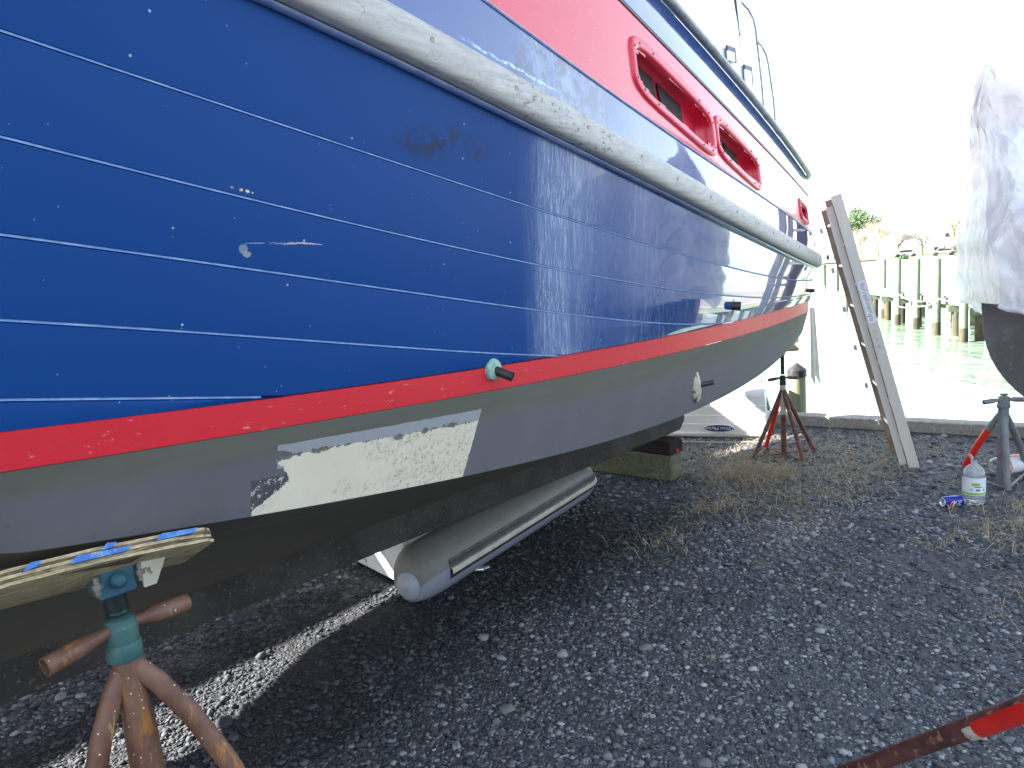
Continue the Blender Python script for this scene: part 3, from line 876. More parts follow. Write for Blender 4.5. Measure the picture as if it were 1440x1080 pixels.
# rub rail: a fat D section, with pale lips above and below
def sweep(name, zf, off0, ry, rz, mat, a_max=99, seg=14, a_min=-9, parent=boat):
    for sgn in (-1, 1):
        rows = []
        for i in range(len(PLAN)):
            if not (a_min <= PLAN[i][0] <= a_max): continue
            zc = zf(PLAN[i][0]); ring = []
            for q in range(seg):
                t = 2 * math.pi * q / seg
                cc, ss = math.cos(t), math.sin(t)
                if name == 'rub_rail': cc, ss = math.copysign(abs(cc) ** .62, cc), math.copysign(abs(ss) ** .72, ss)
                ring.append(hp(i, off0 + ry * cc, zc + rz * ss, sgn))
            rows.append(ring if sgn == -1 else ring[::-1])
        MB().grid(rows, close=True).build(name, mat, parent, angle=60)
railz = lambda a: (ZZ('RL', a) + ZZ('RT', a)) / 2
railh = lambda a: (ZZ('RT', a) - ZZ('RL', a)) / 2
sweep('rub_rail', railz, .008, .030, .047, RAIL, seg=20)
sweep('rail_lip', lambda a: railz(a) - .0545, -.002, .014, .0040, LIP, seg=8)  # pale colour stands in for light caught on the lip
sweep('rail_lip', lambda a: railz(a) + .0535, -.006, .011, .0035, LIP, seg=8)
scr = None
for a in np.arange(.45, 5.3, .335):
    i = min(range(len(PLAN)), key=lambda j: abs(PLAN[j][0] - a))
    for dz in (.004,):
        p = Vector(hp(i, .0385, railz(a) + dz, -1))
        if scr is None:
            m = MB().tube([(0, -.001, 0), (0, .012, 0)], .006, 8); scr = m.build('screw', SCREW, boat)
            e = scr
        else:
            e = scr.copy(); COL.objects.link(e)
        e.location = p
# upper topsides: blue band, red panel, blue band, hand rail
UO = {'RT': -.012, 'B1': -.022, 'B2': -.05, 'T': -.058}
strip('lower_band', [lambda a: (UO['B1'] - .006, ZZ('B1', a)), lambda a: (UO['B1'], ZZ('B1', a) - .003),
                     lambda a: ((UO['B1'] + UO['RT']) / 2 + .002, (ZZ('B1', a) + ZZ('RT', a)) / 2), lambda a: (UO['RT'], ZZ('RT', a) - .02)], BLUE_UP)
sweep('panel_bead', lambda a: ZZ('B1', a), UO['B1'] + .001, .005, .004, LIP, seg=6)
VENTS = [(2.655, 2.151, .400, .098, -.200), (3.445, 2.028, .350, .088, -.185), (5.08, 1.828, .150, .062, -.14)]
def vent_q(V, a, z):
    ac, zc, ha, hz, sl = V
    return (abs((a - ac) / (ha - .035)) ** 4 + abs((z - zc - sl * (a - ac)) / (hz - .030)) ** 4) ** .25
def in_vent(a, z): return any(vent_q(V, a, z) < 1.0 for V in VENTS)
# finer plan sampling for the red panel so the vent cut-outs are clean
save = (PLAN, NRM)
P2 = []
for i in range(len(PLAN) - 1):
    p, q = PLAN[i], PLAN[i + 1]
    m = 5 if 2.1 < p[0] < 5.35 else 1
    for k_ in range(m): P2.append((p[0] + (q[0] - p[0]) * k_ / m, p[1] + (q[1] - p[1]) * k_ / m))
P2.append(PLAN[-1]); PLAN = P2; NRM = []
for i, p in enumerate(PLAN):
    q0 = PLAN[max(0, i - 3)]; q1 = PLAN[min(len(PLAN) - 1, i + 3)]
    t = Vector((q1[0] - q0[0], q1[1] - q0[1])).normalized(); NRM.append((-t.y, t.x))
strip('red_panel', [lambda a, k=k: (UO['B2'] * (1 - k / 28) + UO['B1'] * (k / 28) - (.004 if k in (0, 28) else 0), ZZ('B2', a) * (1 - k / 28) + ZZ('B1', a) * (k / 28)) for k in range(29)], RED_PANEL, skip=in_vent)
PLAN, NRM = save
strip('upper_band', [lambda a: (UO['T'] - .01, ZZ('T', a) + .01), lambda a: (UO['T'], ZZ('T', a) - .01), lambda a: (UO['B2'] + .004, ZZ('B2', a) + .004), lambda a: (UO['B2'] - .004, ZZ('B2', a) + .001)], BLUE_UP)
sweep('panel_groove_trim', lambda a: ZZ('B2', a) - .001, UO['B2'] + .001, .0035, .005, NAVY, seg=6)
sweep('grab_rail', lambda a: ZZ('T', a) + .015, UO['T'] + .012, .018, .016, GREY_RAIL, seg=12)
def surf(a, z, off=0.0):
    """near-side topside point at (a, z), in boat coordinates"""
    b = half(a); s0 = -(.06 + .0296 * a)
    zb1, zb2 = ZZ('B1', a), ZZ('B2', a)
    t = min(1, max(0, (z - zb1) / (zb2 - zb1)))
    o = UO['B1'] * (1 - t) + UO['B2'] * t + off
    nl = math.hypot(1, s0)
    return Vector((a + -s0 / nl * o * 1.0, -(b + o / nl), z))
def rring(V, grow, off, n=64, e=5.0):
    ac, zc, ha, hz, sl = V; r = []
    for q in range(n):
        t = 2 * math.pi * q / n; c, s_ = math.cos(t), math.sin(t)
        ex = 2 / e
        x = (abs(c) ** ex) * (1 if c >= 0 else -1) * (ha + grow); z = (abs(s_) ** ex) * (1 if s_ >= 0 else -1) * (hz + grow)
        r.append(surf(ac + x, zc + z + sl * x, off))
    return r
for vi, V in enumerate(VENTS):
    fr = MB()
    w = .023 if vi < 2 else .016
    fr.grid([rring(V, .010, -.004), rring(V, .009, .006), rring(V, .004, .010), rring(V, -w * .5, .0105), rring(V, -w, .008), rring(V, -w - .004, .004),
             rring(V, -w - .005, -.02), rring(V, -w - .010, -.052), rring(V, -w - .020, -.062)], close=True)
    frame = fr.build('vent_frame', RED_VENT, boat, angle=50)
    bp = MB(); r = rring(V, -w - .016, -.0610); bp.add(r, [tuple(range(len(r)))[::-1]])
    bp.build('vent_back', RED_VENT, frame, smooth=False)
    ac, zc, ha, hz, sl = V
    for (x0, x1) in (((-.84, -.22), (-.12, .46)) if vi < 2 else ((-.5, .6),)):
        h = MB(); q = []
        for (x, zz) in ((x0 - .03, .80), (x1 - .03, .80), (x1 + .06, -.62), (x0 + .06, -.62)):
            q.append(surf(ac + x * ha, zc + zz * (hz - w) + sl * x * ha, -.0565))
        q2 = [p + Vector((0, -.004, 0)) for p in q]
        h.add(q + q2, [(4, 5, 6, 7), (0, 1, 5, 4), (1, 2, 6, 5), (2, 3, 7, 6), (3, 0, 4, 7)])
        h.build('vent_opening', DARKHOLE, frame, smooth=False)  # dark plates: shade inside the openings put into their colour
    m = 12 if vi < 2 else 4
    rr_ = rring(V, -w * .42, .0110, 96)
    for q in range(m):
        p = rr_[int((q + .5) / m * 96)]
        sc_ = MB().tube([p + Vector((0, .002, 0)), p + Vector((0, -.0025, 0))], .0042, 8); sc_.build('vent_screw', SCREW, frame)

# through-hull fittings
def fitting(a, z, side_off, flange, stub, mf, ms, r1=.034, r2=.017, ln=.06, droop=-.25):
    b = -(half(a) + side_off)
    o = MB().lathe([(0.0, .014), (r1 * .55, .014), (r1 * .9, .009), (r1, 0.0), (r1, -.01)], 20, Matrix.Translation((a, b, z)) @ Matrix.Rotation(R(90), 4, 'X'))
    fl = o.build(flange, mf, boat)
    t = MB(); p0 = Vector((a, b, z)); d = Vector((.45, -1, droop)).normalized()
    t.tube([p0, p0 + d * ln * .5, p0 + d * ln], [r2, r2, r2], 12, cap=False)
    t.tube([p0 + d * ln, p0 + d * ln * .3], [r2 * .75, r2 * .75], 12, cap=True)
    t.build(stub, ms, fl)
fitting(1.378, 1.312, -.055, 'drain_flange', 'hose_stub', VERDIGRIS, BLACK_RUBBER, .030, .0125, .058, -.45)
fitting(3.28, 1.335, -.052, 'drain_flange', 'drain_pipe', STEEL, BLACK_RUBBER, .056, .020, .05, -.1)
fitting(5.35, 1.29, -.05, 'drain_flange', 'drain_pipe', STEEL, BLACK_RUBBER, .035, .014, .045, 0)
o = MB(); b = half(2.868) - .085
o.lathe([(0, .02), (.022, .018), (.045, .008), (.05, 0), (.05, -.01)], 16, Matrix.Translation((2.87, -b, 1.02)) @ Matrix.Rotation(R(90), 4, 'X') @ Matrix.Rotation(R(10), 4, 'Z') @ Matrix.Diagonal((.7, 1.5, 1, 1)))
fl = o.build('intake_strainer', CREAM_OLD, boat)
MB().tube([(2.87, -b, 1.02), (2.93, -b - .05, 1.03)], .011, 8).build('intake_pin', BLACK_RUBBER, fl)

# deck, cabin and awning frames
dk = MB(); rows = []
for i in range(0, len(PLAN)):
    z = ZZ('T', PLAN[i][0]) - .06
    l = Vector(hp(i, -.10, z, -1)); rows.append([l.lerp(Vector((l.x, -l.y, z)), t / 4) for t in range(5)])
dk.grid(rows).build('deck', WHITE, boat)
strip('bulwark', [lambda a: (UO['T'] - .012, ZZ('T', a) + .018), lambda a: (-.10, ZZ('T', a) - .062)], WHITE)
def house(name, a0, a1, yb, yt, z0f, z1, mat, rake=0.0, parent=boat):
    n = 12; rows = []
    for k_ in range(n + 1):
        a = a0 + (a1 - a0) * k_ / n
        z0 = z0f(a)
        rk = rake * (k_ / n)
        prof = [(-yb, z0), (-(yb + yt) / 2 - .01, (z0 + z1) / 2), (-yt, z1 - .06), (-yt + .03, z1 - .015), (-yt + .08, z1), (0, z1 + .05),
                (yt - .08, z1), (yt - .03, z1 - .015), (yt, z1 - .06), ((yb + yt) / 2 + .01, (z0 + z1) / 2), (yb, z0)]
        rows.append([(a - rk * (z - z0), y, z) for y, z in prof])
    m = MB().grid(rows)
    for r_, rev in ((rows[0], False), (rows[-1], True)):
        nn = len(m.v); m.add(r_, [tuple(range(len(r_)))[::1 if rev else -1]])
    return m.build(name, mat, parent, angle=40)
def top_y(a): return half(a)
cabin = house('cabin', -6.0, 4.16, 1.0, .90, lambda a: ZZ('T', a) - .07, 3.42, WHITE, .12)
rf = house('cabin_roof', -5.2, 4.9, 1.15, 1.12, lambda a: 3.46, 3.53, WHITE, 0)
for (a0, a1, z0, z1) in ((-3.6, -2.2, 2.95, 3.28), (-2.0, -.6, 2.93, 3.28), (-.4, 1.0, 2.92, 3.28)):
    w = MB(); y = -.955
    w.box(((a0 + a1) / 2, y, (z0 + z1) / 2), (a1 - a0, .02, z1 - z0), Matrix.Rotation(R(-4), 3, 'X'), .008)
    fw = w.build('cabin_window', NAVY, boat)
    w = MB(); w.box(((a0 + a1) / 2, y - .006, (z0 + z1) / 2), (a1 - a0 - .05, .02, z1 - z0 - .05), Matrix.Rotation(R(-4), 3, 'X'))
    w.build('pane', GLASS_DARK, fw, smooth=False)
for (a, z, h) in ((3.93, 2.625, .075), (4.14, 2.55, .10)):
    w = MB(); w.box((a, -.990, z), (.10, .010, h), Matrix.Rotation(R(-4), 3, 'X')); fw = w.build('side_port', NAVY, boat, smooth=False)
    w = MB(); w.box((a - .014, -.994, z - .014), (.075, .010, h - .028), Matrix.Rotation(R(-4), 3, 'X')); w.build('pane', WHITE, fw, smooth=False)
# flybridge coaming
fb = house('flybridge', -2.6, 1.9, .95, .98, lambda a: 3.54, 4.15, WHITE, 0)
for a, yw, zt, mt in ((4.30, .87, 3.26, NAVY), (4.72, .81, 3.16, GREY_RAIL), (5.05, .75, 3.02, GREY_RAIL)):
    zb = ZZ('T', a) - .03
    pth = [(a, -yw - .04, zb), (a - .02, -yw - .02, zb + .45)]
    for k_ in range(0, 7):
        t = k_ / 6 * math.pi / 2
        pth.append((a - .05 - .06 * math.sin(t), -yw + .22 * (1 - math.cos(t)), zt - .22 + .22 * math.sin(t)))
    pth.append((a - .12, 0, zt + .04))
    full = pth + [(p[0], -p[1], p[2]) for p in pth[-2::-1]]
    MB().tube(full, .0075, 8).build('awning_frame', mt, boat)
cv = MB(); rows = []
for (a, yw, zt) in ((3.95, .90, 3.42), (4.20, .86, 3.28), (4.61, .80, 3.18), (4.94, .74, 3.03)):
    r_ = []
    for k_ in range(0, 13):
        t = k_ / 12 * math.pi
        y = -math.cos(t); r_.append((a, math.copysign(abs(y) ** .7, y) * (yw - .02), zt + .012 - .16 * (abs(y) ** 5) + .03 * (1 - y * y)))
    rows.append(r_)
cv.grid(rows).build('awning_canvas', WHITE_CANVAS, boat)
# swim platform and dark cleat at the stern corner
sp = MB(); sp.box((AE + .14, 0, 1.20), (.28, 1.0, .04), bevel=.01); sp.build('swim_platform', GREY_RAIL, boat, smooth=False)
cl = MB(); cl.box((5.60, -.80, 1.612), (.10, .04, .03), bevel=.008); cl.box((5.60, -.80, 1.585), (.03, .03, .04)); cl.build('stern_cleat', BLACK_RUBBER, boat, smooth=False)

# =================================================================== KEEL BLOCKS
def loc_obj(o, a, y, z=0.0, rz=0.0):
    o.location = bw(a, y, z); o.rotation_euler = (0, 0, BROT + rz)
def timber_block(name, size, mat, a, y, z, rz, label, end=None):
    e = empty(name, bw(a, y, z), BROT + rz, label, 'timber block')
    MB().box((0, 0, 0), size, bevel=.008).build('beam', mat, e, smooth=False)
    if end: MB().box((-0, -size[1] / 2 - .0015, 0), (size[0] - .02, .004, size[2] - .02)).build('end_grain', end, e, smooth=False)
    return e
timber_block('keel_block', (.17, .75, .185), TIMBER_GREEN, 4.62, .205, .094, R(3), 'heavy green-grey timber block on the gravel under the aft end of the keel', TIMBER_GREEN)
tb = timber_block('keel_block', (.17, .42, .098), TIMBER_DARK, 4.66, .04, .237, R(-4), 'dark wet timber with red paint on its end, lying on the bigger green-grey block')
MB().box((.01, -.2125, -.028), (.035, .004, .022)).build('red_paint_mark', RED_PAINT, tb, smooth=False)
timber_block('keel_block', (.2, .7, .285), TIMBER_GREEN, -2.4, .05, .144, R(2), 'timber block under the forward part of the keel, outside the view')

# =================================================================== JACK STANDS
def bent(p0, p1, p2, n=8):
    p0, p1, p2 = Vector(p0), Vector(p1), Vector(p2)
    return [p0 * (1 - t) ** 2 + p1 * 2 * t * (1 - t) + p2 * t * t for t in [i / n for i in range(n + 1)]]
LEGS = {}
def jack_stand(loc, feet, apex_z, hub_z, top_z, mats, r_post=.027, r_leg=.021, rz=0, handle=(.14, 0), label='', group='jack stands', lean=(0, 0), pad=True, ties=True, post_foot=True, hand_dir=0.0, drop=(.35, 0)):
    e = empty('jack_stand', loc, rz, label, 'jack stand', group)
    mpost, mleg, mhub, mscrew, mhand = mats
    L_ = lambda z: Vector((lean[0] * z, lean[1] * z, z))
    m = MB()
    m.tube([L_(0.0 if post_foot else apex_z - .10), L_(apex_z), L_(hub_z - .03)], r_post, 16)
    m.build('post', mpost, e)
    for i, f in enumerate(feet):
        if drop is None:
            MB().tube([L_(apex_z), Vector((f[0], f[1], .012))], r_leg, 14).build('leg', mleg, e); continue
        p2 = Vector((f[0], f[1], .012)); p0 = L_(apex_z + .05)
        mid = L_(apex_z - .10) + Vector((f[0] * drop[0], f[1] * drop[0], 0))
        pts = bent(p0, mid, p2)
        LEGS[(label[:8], i)] = pts
        MB().tube(pts, r_leg, 14).build('leg', f[2] if len(f) > 2 else mleg, e)
    if ties:
        n = len(feet)
        m = MB()
        for i in range(n):
            a_, b_ = feet[i], feet[(i + 1) % n]
            m.tube([(a_[0] * .93, a_[1] * .93, .02), (b_[0] * .93, b_[1] * .93, .02)], .008, 6)
        m.build('base_brace', mleg, e)
    # threaded collar with two pipe handles
    col = MB().lathe([(r_post * 1.16, -.052), (r_post * 1.22, -.049), (r_post * 1.20, -.026), (r_post * 1.10, -.022), (r_post * 1.12, -.018), (r_post * 1.12, .006), (r_post * .98, .010), (r_post * .98, .020), (r_post * .75, .022)], 20,
                     Matrix.Translation(L_(hub_z)))
    hub = col.build('collar', mhub, e)
    c, s_ = math.cos(hand_dir), math.sin(hand_dir)
    for sg, dz in ((1, .0), (-1, .0)):
        p0 = L_(hub_z) + Vector((c * .012 * sg, s_ * .012 * sg, .004)); ln = handle[0]
        dvec = Vector((c * sg, s_ * sg, -.10))
        p = [p0, p0 + dvec * ln * .30, p0 + dvec * ln * .45, p0 + dvec * ln]
        hm = MB(); rh = handle[1]
        hm.tube(p, [rh * .55, rh * .75, rh, rh], 14, cap=False)
        hm.tube([p[-1], p[-1] + (p[1] - p[-1]) * .35], [rh * .8, rh * .8], 14, cap=False)
        # closing rim
        hm.tube([p[-1] - dvec * .0005, p[-1] + dvec * .0003], [rh, rh * .8], 14, cap=False)
        ho = hm.build('handle', mhand, hub)
        MB().tube([p[-1] - dvec * .012, p[-1] - dvec * .020], [rh * .79, rh * .79], 14).build('pipe_bore', RUST_DARK, ho)
    scr_ = MB(); z = hub_z + .03; path = []; rad = []
    k_ = 0
    while z < top_z:
        path.append(L_(z)); rad.append(r_post * (.66 if k_ % 2 else .80)); z += .0042; k_ += 1
    scr_.tube(path, rad, 14); scr_.build('screw_thread', mscrew, e, angle=80)
    return e
# --- the near stand
NS = Vector((-.641, 1.188, 0))
near = jack_stand(NS, [(-.17, -.15), (.30, .06), (-.22, .30)], .895, 1.003, 1.075,
                  (RUST, RUST, TEAL_GREEN, THREAD, RUST), .024, .0175, handle=(.112, .0165), label='rusty jack stand with teal collar and plywood pad, in the left foreground',
                  lean=(-.05, 0.0), hand_dir=R(58), drop=(.55, 0))
# bracket and pad (parts of the stand)
TP = Vector((-.05 * 1.07, 0, 1.070))
PR = Matrix.Rotation(R(8), 3, 'X') @ Matrix.Rotation(R(-10), 3, 'Y')
RZ1 = Matrix.Rotation(R(48), 3, 'Z')
m = MB(); m.box(TP + Vector((0, 0, .024)), (.060, .060, .050), RZ1, .004)
br = m.build('swivel_bracket', TEAL, near, smooth=False)
c1 = RZ1 @ Vector((0, -.034, .0)) + TP + Vector((0, 0, .028))
MB().lathe([(.0, .010), (.008, .009), (.013, .004), (.014, 0)], 14, Matrix.Translation(c1) @ (RZ1 @ Matrix.Rotation(R(90), 3, 'X')).to_4x4()).build('bracket_pin', TEAL, br)
m = MB()
q = RZ1 @ Vector((1, 0, 0)); w_ = RZ1 @ Vector((0, 1, 0))
P0 = TP + q * .036 + Vector((0, 0, .056)) - w_ * .035
m.add([P0, P0 + q * .055 + Vector((0, 0, .012)), P0 + q * .022 + Vector((0, 0, -.055)), P0 + q * .002 + Vector((0, 0, -.055)),
       P0 + w_ * .006, P0 + w_ * .006 + q * .055 + Vector((0, 0, .012)), P0 + w_ * .006 + q * .022 + Vector((0, 0, -.055)), P0 + w_ * .006 + q * .002 + Vector((0, 0, -.055))],
      [(3, 2, 1, 0), (4, 5, 6, 7), (0, 1, 5, 4), (1, 2, 6, 5), (2, 3, 7, 6), (3, 0, 4, 7)])
m.build('side_plate', CREAM_OLD, near, smooth=False)
for dx, dy in ((-.034, -.036), (.036, -.030)):
    b0 = TP + q * dx + w_ * dy + Vector((0, 0, .036))
    MB().tube([b0 - Vector((0, 0, .022)), b0 + Vector((0, 0, .01))], .0055, 6).tube([b0 - Vector((0, 0, .010)), b0 - Vector((0, 0, .002))], .0095, 6).build('bolt', SCREW, near)
# ply pad: five plies following the hull bottom
e_ply = []
pc = bw(.372, -1.508, 1.126) - NS
U = (BX * 1.0 + Vector((0, 0, -.08))).normalized(); Vv = (BY * 1.0 + Vector((0, 0, -.50))).normalized()
W_ = U.cross(Vv).normalized()
if W_.z < 0: W_ = -W_
padlen, padw = .38, .165
outline = [(-.5, -.42), (-.30, -.5), (.0, -.47), (.32, -.5), (.46, -.47), (.5, -.40), (.5, .5), (-.5, .5)]
for k_ in range(5):
    m = MB(); z0 = -.012 + k_ * .0052; z1 = z0 + .0052 - .0004; g_ = .004 * (k_ % 2) + random.uniform(0, .003)
    n = len(outline); vs = []
    for z in (z0, z1):
        for (x, y) in outline:
            wob = .004 * math.sin(x * 23 + k_ * 2)
            vs.append(pc + U * (x * padlen) + Vv * (y * (padw) + (g_ + wob if y < 0 else 0)) + W_ * (z + .006 * math.cos(x * 4)))
    m.add(vs, [tuple(range(n))[::-1], tuple(range(n, 2 * n))] + [(i, (i + 1) % n, (i + 1) % n + n, i + n) for i in range(n)])
    e_ply.append(m.build('pad_ply', PLY if k_ % 2 == 0 else PLY_DARK, near, smooth=False))
for (x0, x1, z) in ((-.50, -.40, .0), (-.10, .12, .000), (.24, .40, .009), (-.26, -.21, .007), (.02, .07, .010)):
    m = MB(); vs = []
    for x, zz in ((x0, -.002), (x1, .000), (x1 + .02, .007), (x0 + .03, .008)):
        t = max(-.42, min(x, .5)); ye = -.5 + .03 * math.sin(x * 9)
        vs.append(pc + U * (x * padlen) + Vv * (ye * padw - .0065 if x > -.3 else (-.44 * padw - .009)) + W_ * (zz + z - .004 + .006 * math.cos(x * 4)))
    vs += [v + Vv * .008 for v in vs]
    m.add(vs, [(3, 2, 1, 0), (4, 5, 6, 7), (0, 1, 5, 4), (1, 2, 6, 5), (2, 3, 7, 6), (3, 0, 4, 7)])
    m.build('blue_paint_mark', BLUE_CHALK, near, smooth=False)

# --- the far stand under the stern
FS = Vector((2.075, 5.60, 0))
far = jack_stand(FS, [(-.235, .0), (-.05, .27, RED_PAINT), (.07, -.21), (.27, .08)], .50, .622, .83,
                 (RUST_DARK, RUST_DARK, BLACK_RUBBER, THREAD, RUST_DARK), .021, .016, handle=(.10, .013), label='rusty five-legged jack stand with cream top supporting the stern of the big boat',
                 hand_dir=R(5), drop=(.25, 0))
MB().tube([(0, 0, .34), (0, 0, .58)], .0225, 14).build('cream_sleeve', CREAM_OLD, far)
MB().box((0, 0, .865), (.20, .16, .022), (Matrix.Rotation(R(16), 3, 'X')), .003).build('pad', PLY, far, smooth=False)
MB().tube([(0, 0, .80), (0, 0, .862)], .020, 12).build('pad_socket', BLACK_RUBBER, far)

# --- stand under the right-hand boat
RS = Vector((3.075, 4.55, 0))
rs = jack_stand(RS, [(-.115, .25, GREY_PAINT), (-.04, -.12), (.33, .22)], .44, .56, .60,
                (GREY_PAINT, GREY_PAINT, GREY_PAINT, THREAD, GREY_PAINT), .030, .020, handle=(.115, .015), label='grey jack stand with one red leg, under the shrink-wrapped boat at right', hand_dir=R(180), drop=(.42, 0))
m = MB(); pts_ = LEGS[('grey jac', 0)]; m.tube(pts_[3:8], .0225, 14); m.build('red_leg_sleeve', RED_PAINT, rs)


# --- stand at the lower right corner, mostly outside the frame
CS = Vector((.84, .72, .015))
cs = jack_stand(CS, [(-.175, 1.18), (.60, .35), (.1, -.5)], 1.15, 1.30, 1.40,
                (RUST_DARK, RUST_DARK, RUST_DARK, THREAD, RUST_DARK), .026, .018, handle=(.12, .015), label='rusty jack stand leg with red painted upper end, at the lower right corner', drop=None, ties=False, post_foot=False)

m = MB(); d_ = Vector((-.175, 1.18, -1.15)).normalized(); p_ = Vector((0, 0, 1.15)) + d_ * .30
m.tube([p_, p_ + d_ * .345], .0188, 14); m.build('red_leg_sleeve', RED_PAINT, cs)
p_ = p_ + d_ * .343
m = MB(); m.tube([p_, p_ + d_ * .03], .0186, 14); m.build('primer_ring', CREAM_OLD, cs)

# =================================================================== INFLATABLE DINGHY
ib = empty('inflatable_dinghy', bw(2.3, .1, 0), BROT, 'small grey inflatable dinghy with a cream rubbing strake, tucked on the gravel under the keel', 'inflatable dinghy')
def inf_tube(y_sh, sgn):
    """tube from the stern cone forward, in dinghy coordinates; sgn -1 is the near tube"""
    if sgn < 0: A = Vector((-.01, -.185, .146)); B = Vector((1.66, .085, .15))
    else: A = Vector((-.05, .83, .146)); B = Vector((1.62, .62, .15))
    ax = (B - A).normalized(); n = 30
    u = Vector((0, 0, 1)); sd = ax.cross(u).normalized() * 1.0
    rows = []; uv = []
    for k_ in range(-9, n + 1):
        if k_ < 0:
            t = (-k_) / 9; p = A - ax * (.15 * math.sin(t * 1.5)); r = .146 * math.cos(t * 1.12) ** .8; p = p - Vector((0, 0, .045 * t * t))
        else:
            t = k_ / n; p = A.lerp(B, t); r = .146
            r += -.006 * math.exp(-((t - .22) / .008) ** 2) - .004 * math.exp(-((t - .55) / .006) ** 2) - .004 * math.exp(-((t - .86) / .005) ** 2)
            if t > .93: r *= 1 - ((t - .93) / .07) ** 2 * .35
        ring = []
        for q in range(28):
            th = 2 * math.pi * q / 28
            pp = p + sd * (math.cos(th) * r) + u * (math.sin(th) * r)
            ring.append(pp); uv.append((t, math.sin(th)))
        rows.append(ring)
    m = MB().grid([r[::-1] for r in rows], close=True)
    m.add(rows[-1], [tuple(range(28))[::-1]]); uv += [(1, 0)] * 28
    uv2 = []
    for r_i in range(len(rows)): uv2 += uv[r_i * 28:(r_i + 1) * 28][::-1]
    uv2 += [(1, 0)] * 28
    m.build('tube', TUBE, ib, angle=60, uv=uv2)
    tip = A - ax * .150 - Vector((0, 0, .045))
    c = MB(); Mx = Matrix.Translation(tip + ax * .004) @ (-ax).to_track_quat('Z', 'Y').to_matrix().to_4x4()
    c.lathe([(.074, -.02), (.076, .0), (.070, .010), (.050, .022), (0, .030)], 24, Mx, cap=False)
    c.build('end_cap', TUBE_CONE, ib, angle=60)
    # rubbing strake: dark band, cream ridge, dark ridge
    for nm, th0, th1, up, mt in (('strake_band', -20, 22, .003, TUBE_DARK), ('cream_strake', -8, 5, .013, TUBE_LIGHT), ('dark_strake', 11, 16, .007, BLACK_RUBBER)):
        rows = []
        for k_ in range(0, n + 1):
            if 1: p = A.lerp(B, k_ / n); r = .1465 * (1 if k_ / n < .93 else 1 - ((k_ / n - .93) / .07) ** 2 * .35)
            row = []
            tw = R(th0); te = R(th1)
            for f_, rr_ in ((0, -.002), (.12, up), (.5, up * 1.15), (.88, up), (1, -.002)):
                th = tw + (te - tw) * f_
                row.append(p + sd * (-sgn * -1 if False else 1) * (math.cos(th) * (r + rr_)) + u * (math.sin(th) * (r + rr_)))
            rows.append(row)
        if sgn < 0: MB().grid(rows).build(nm, mt, ib, angle=60)
inf_tube(0, -1); inf_tube(0, 1)
m = MB(); m.box((.02, .34, .155), (.035, .80, .27), Matrix.Rotation(R(-8), 3, 'Z'), .008); tr = m.build('transom', DINGHY_WHITE, ib, smooth=False)
m = MB(); m.box((-.002, .18, .155), (.010, .012, .27), Matrix.Rotation(R(-8), 3, 'Z')); m.build('transom_batten', TIMBER_GREY, tr, smooth=False)
m = MB(); m.box((.75, .34, .10), (1.5, .72, .03)); m.build('floor', TUBE_DARK, ib, smooth=False)
m = MB(); pts = [(1.60, .10, .15), (1.78, .16, .15), (1.86, .34, .15), (1.78, .52, .15), (1.60, .60, .15)]
m.tube(bent(pts[0], pts[2], pts[4], 12), .13, 20); m.build('bow_tube', TUBE, ib, uv=[(0, 0)] * len(m.v))
m = MB().tube([(.30, -.20, .02), (.33, -.245, .022)], .018, 12); m.tube([(.33, -.24, .022), (.36, -.25, .025)], .011, 10); m.build('valve_fitting', STEEL, ib)

# =================================================================== WHITE HARD DINGHY, upside down
wd = empty('hard_dinghy', (1.97, 6.86, 0), R(-22), 'white moulded dinghy lying upside down behind the keel blocks, blue oval badge on its side', 'dinghy')
def dsec(t):
    """half section of the upturned hull; t 0 bow (left) .. 1 stern (right)"""
    w = .62 * min(1, (.30 + .95 * t) if t < .6 else .87 + .1 * (t - .6)) ; w = .50 * (1 - (1 - min(1, t / .75)) ** 2.2 * .75)
    h = .42 * (1 - .10 * (1 - t)); s = []
    # steps of the side: laps
    k_ = [(1.0, .00), (1.035, .012), (1.035, .035), (.995, .05), (.985, .13), (.965, .135), (.95, .215), (.93, .22), (.91, .30), (.888, .305), (.855, .385), (.825, .405), (.76, .435), (.55, .452), (.25, .475), (0, .48)]
    return [(w * a_, h / .46 * b_) for a_, b_ in k_]
LD = 2.15
m = MB(); rows = []
ts = list(np.linspace(0, .90, 24)) + [.93, .955, .975, .99, 1.0]
for t in ts:
    x = -LD + LD * t + .42; sec = dsec(t)
    sh = 0.0
    if t > .9: sh = ((t - .9) / .1) ** 2 * .07
    row = [(x - sh * b_ * .9 if True else x, -max(0, a_ - sh * .55), b_ * (1 - sh * .25)) for a_, b_ in sec]
    row += [(p[0], -p[1], p[2]) for p in row[-2::-1]]
    rows.append(row)
m.grid([r[::-1] for r in rows]); 
nn = len(m.v); m.add(rows[-1], [tuple(range(len(rows[-1])))]); m.add(rows[0], [tuple(range(len(rows[0])))[::-1]])
m.build('hull', DINGHY_HULL, wd, angle=32)
m = MB(); rl = []
for t in ts:
    x = -LD + LD * t + .42; sec = dsec(t); rl.append((x, -sec[1][0] - .006 + (((t - .9) / .1) ** 2 * .05 if t > .9 else 0), .024))
m.tube(rl + [(.43, y, .024) for y in np.linspace(-.44, .44, 6)], .017, 8); m.build('gunwale_strip', RAIL, wd)
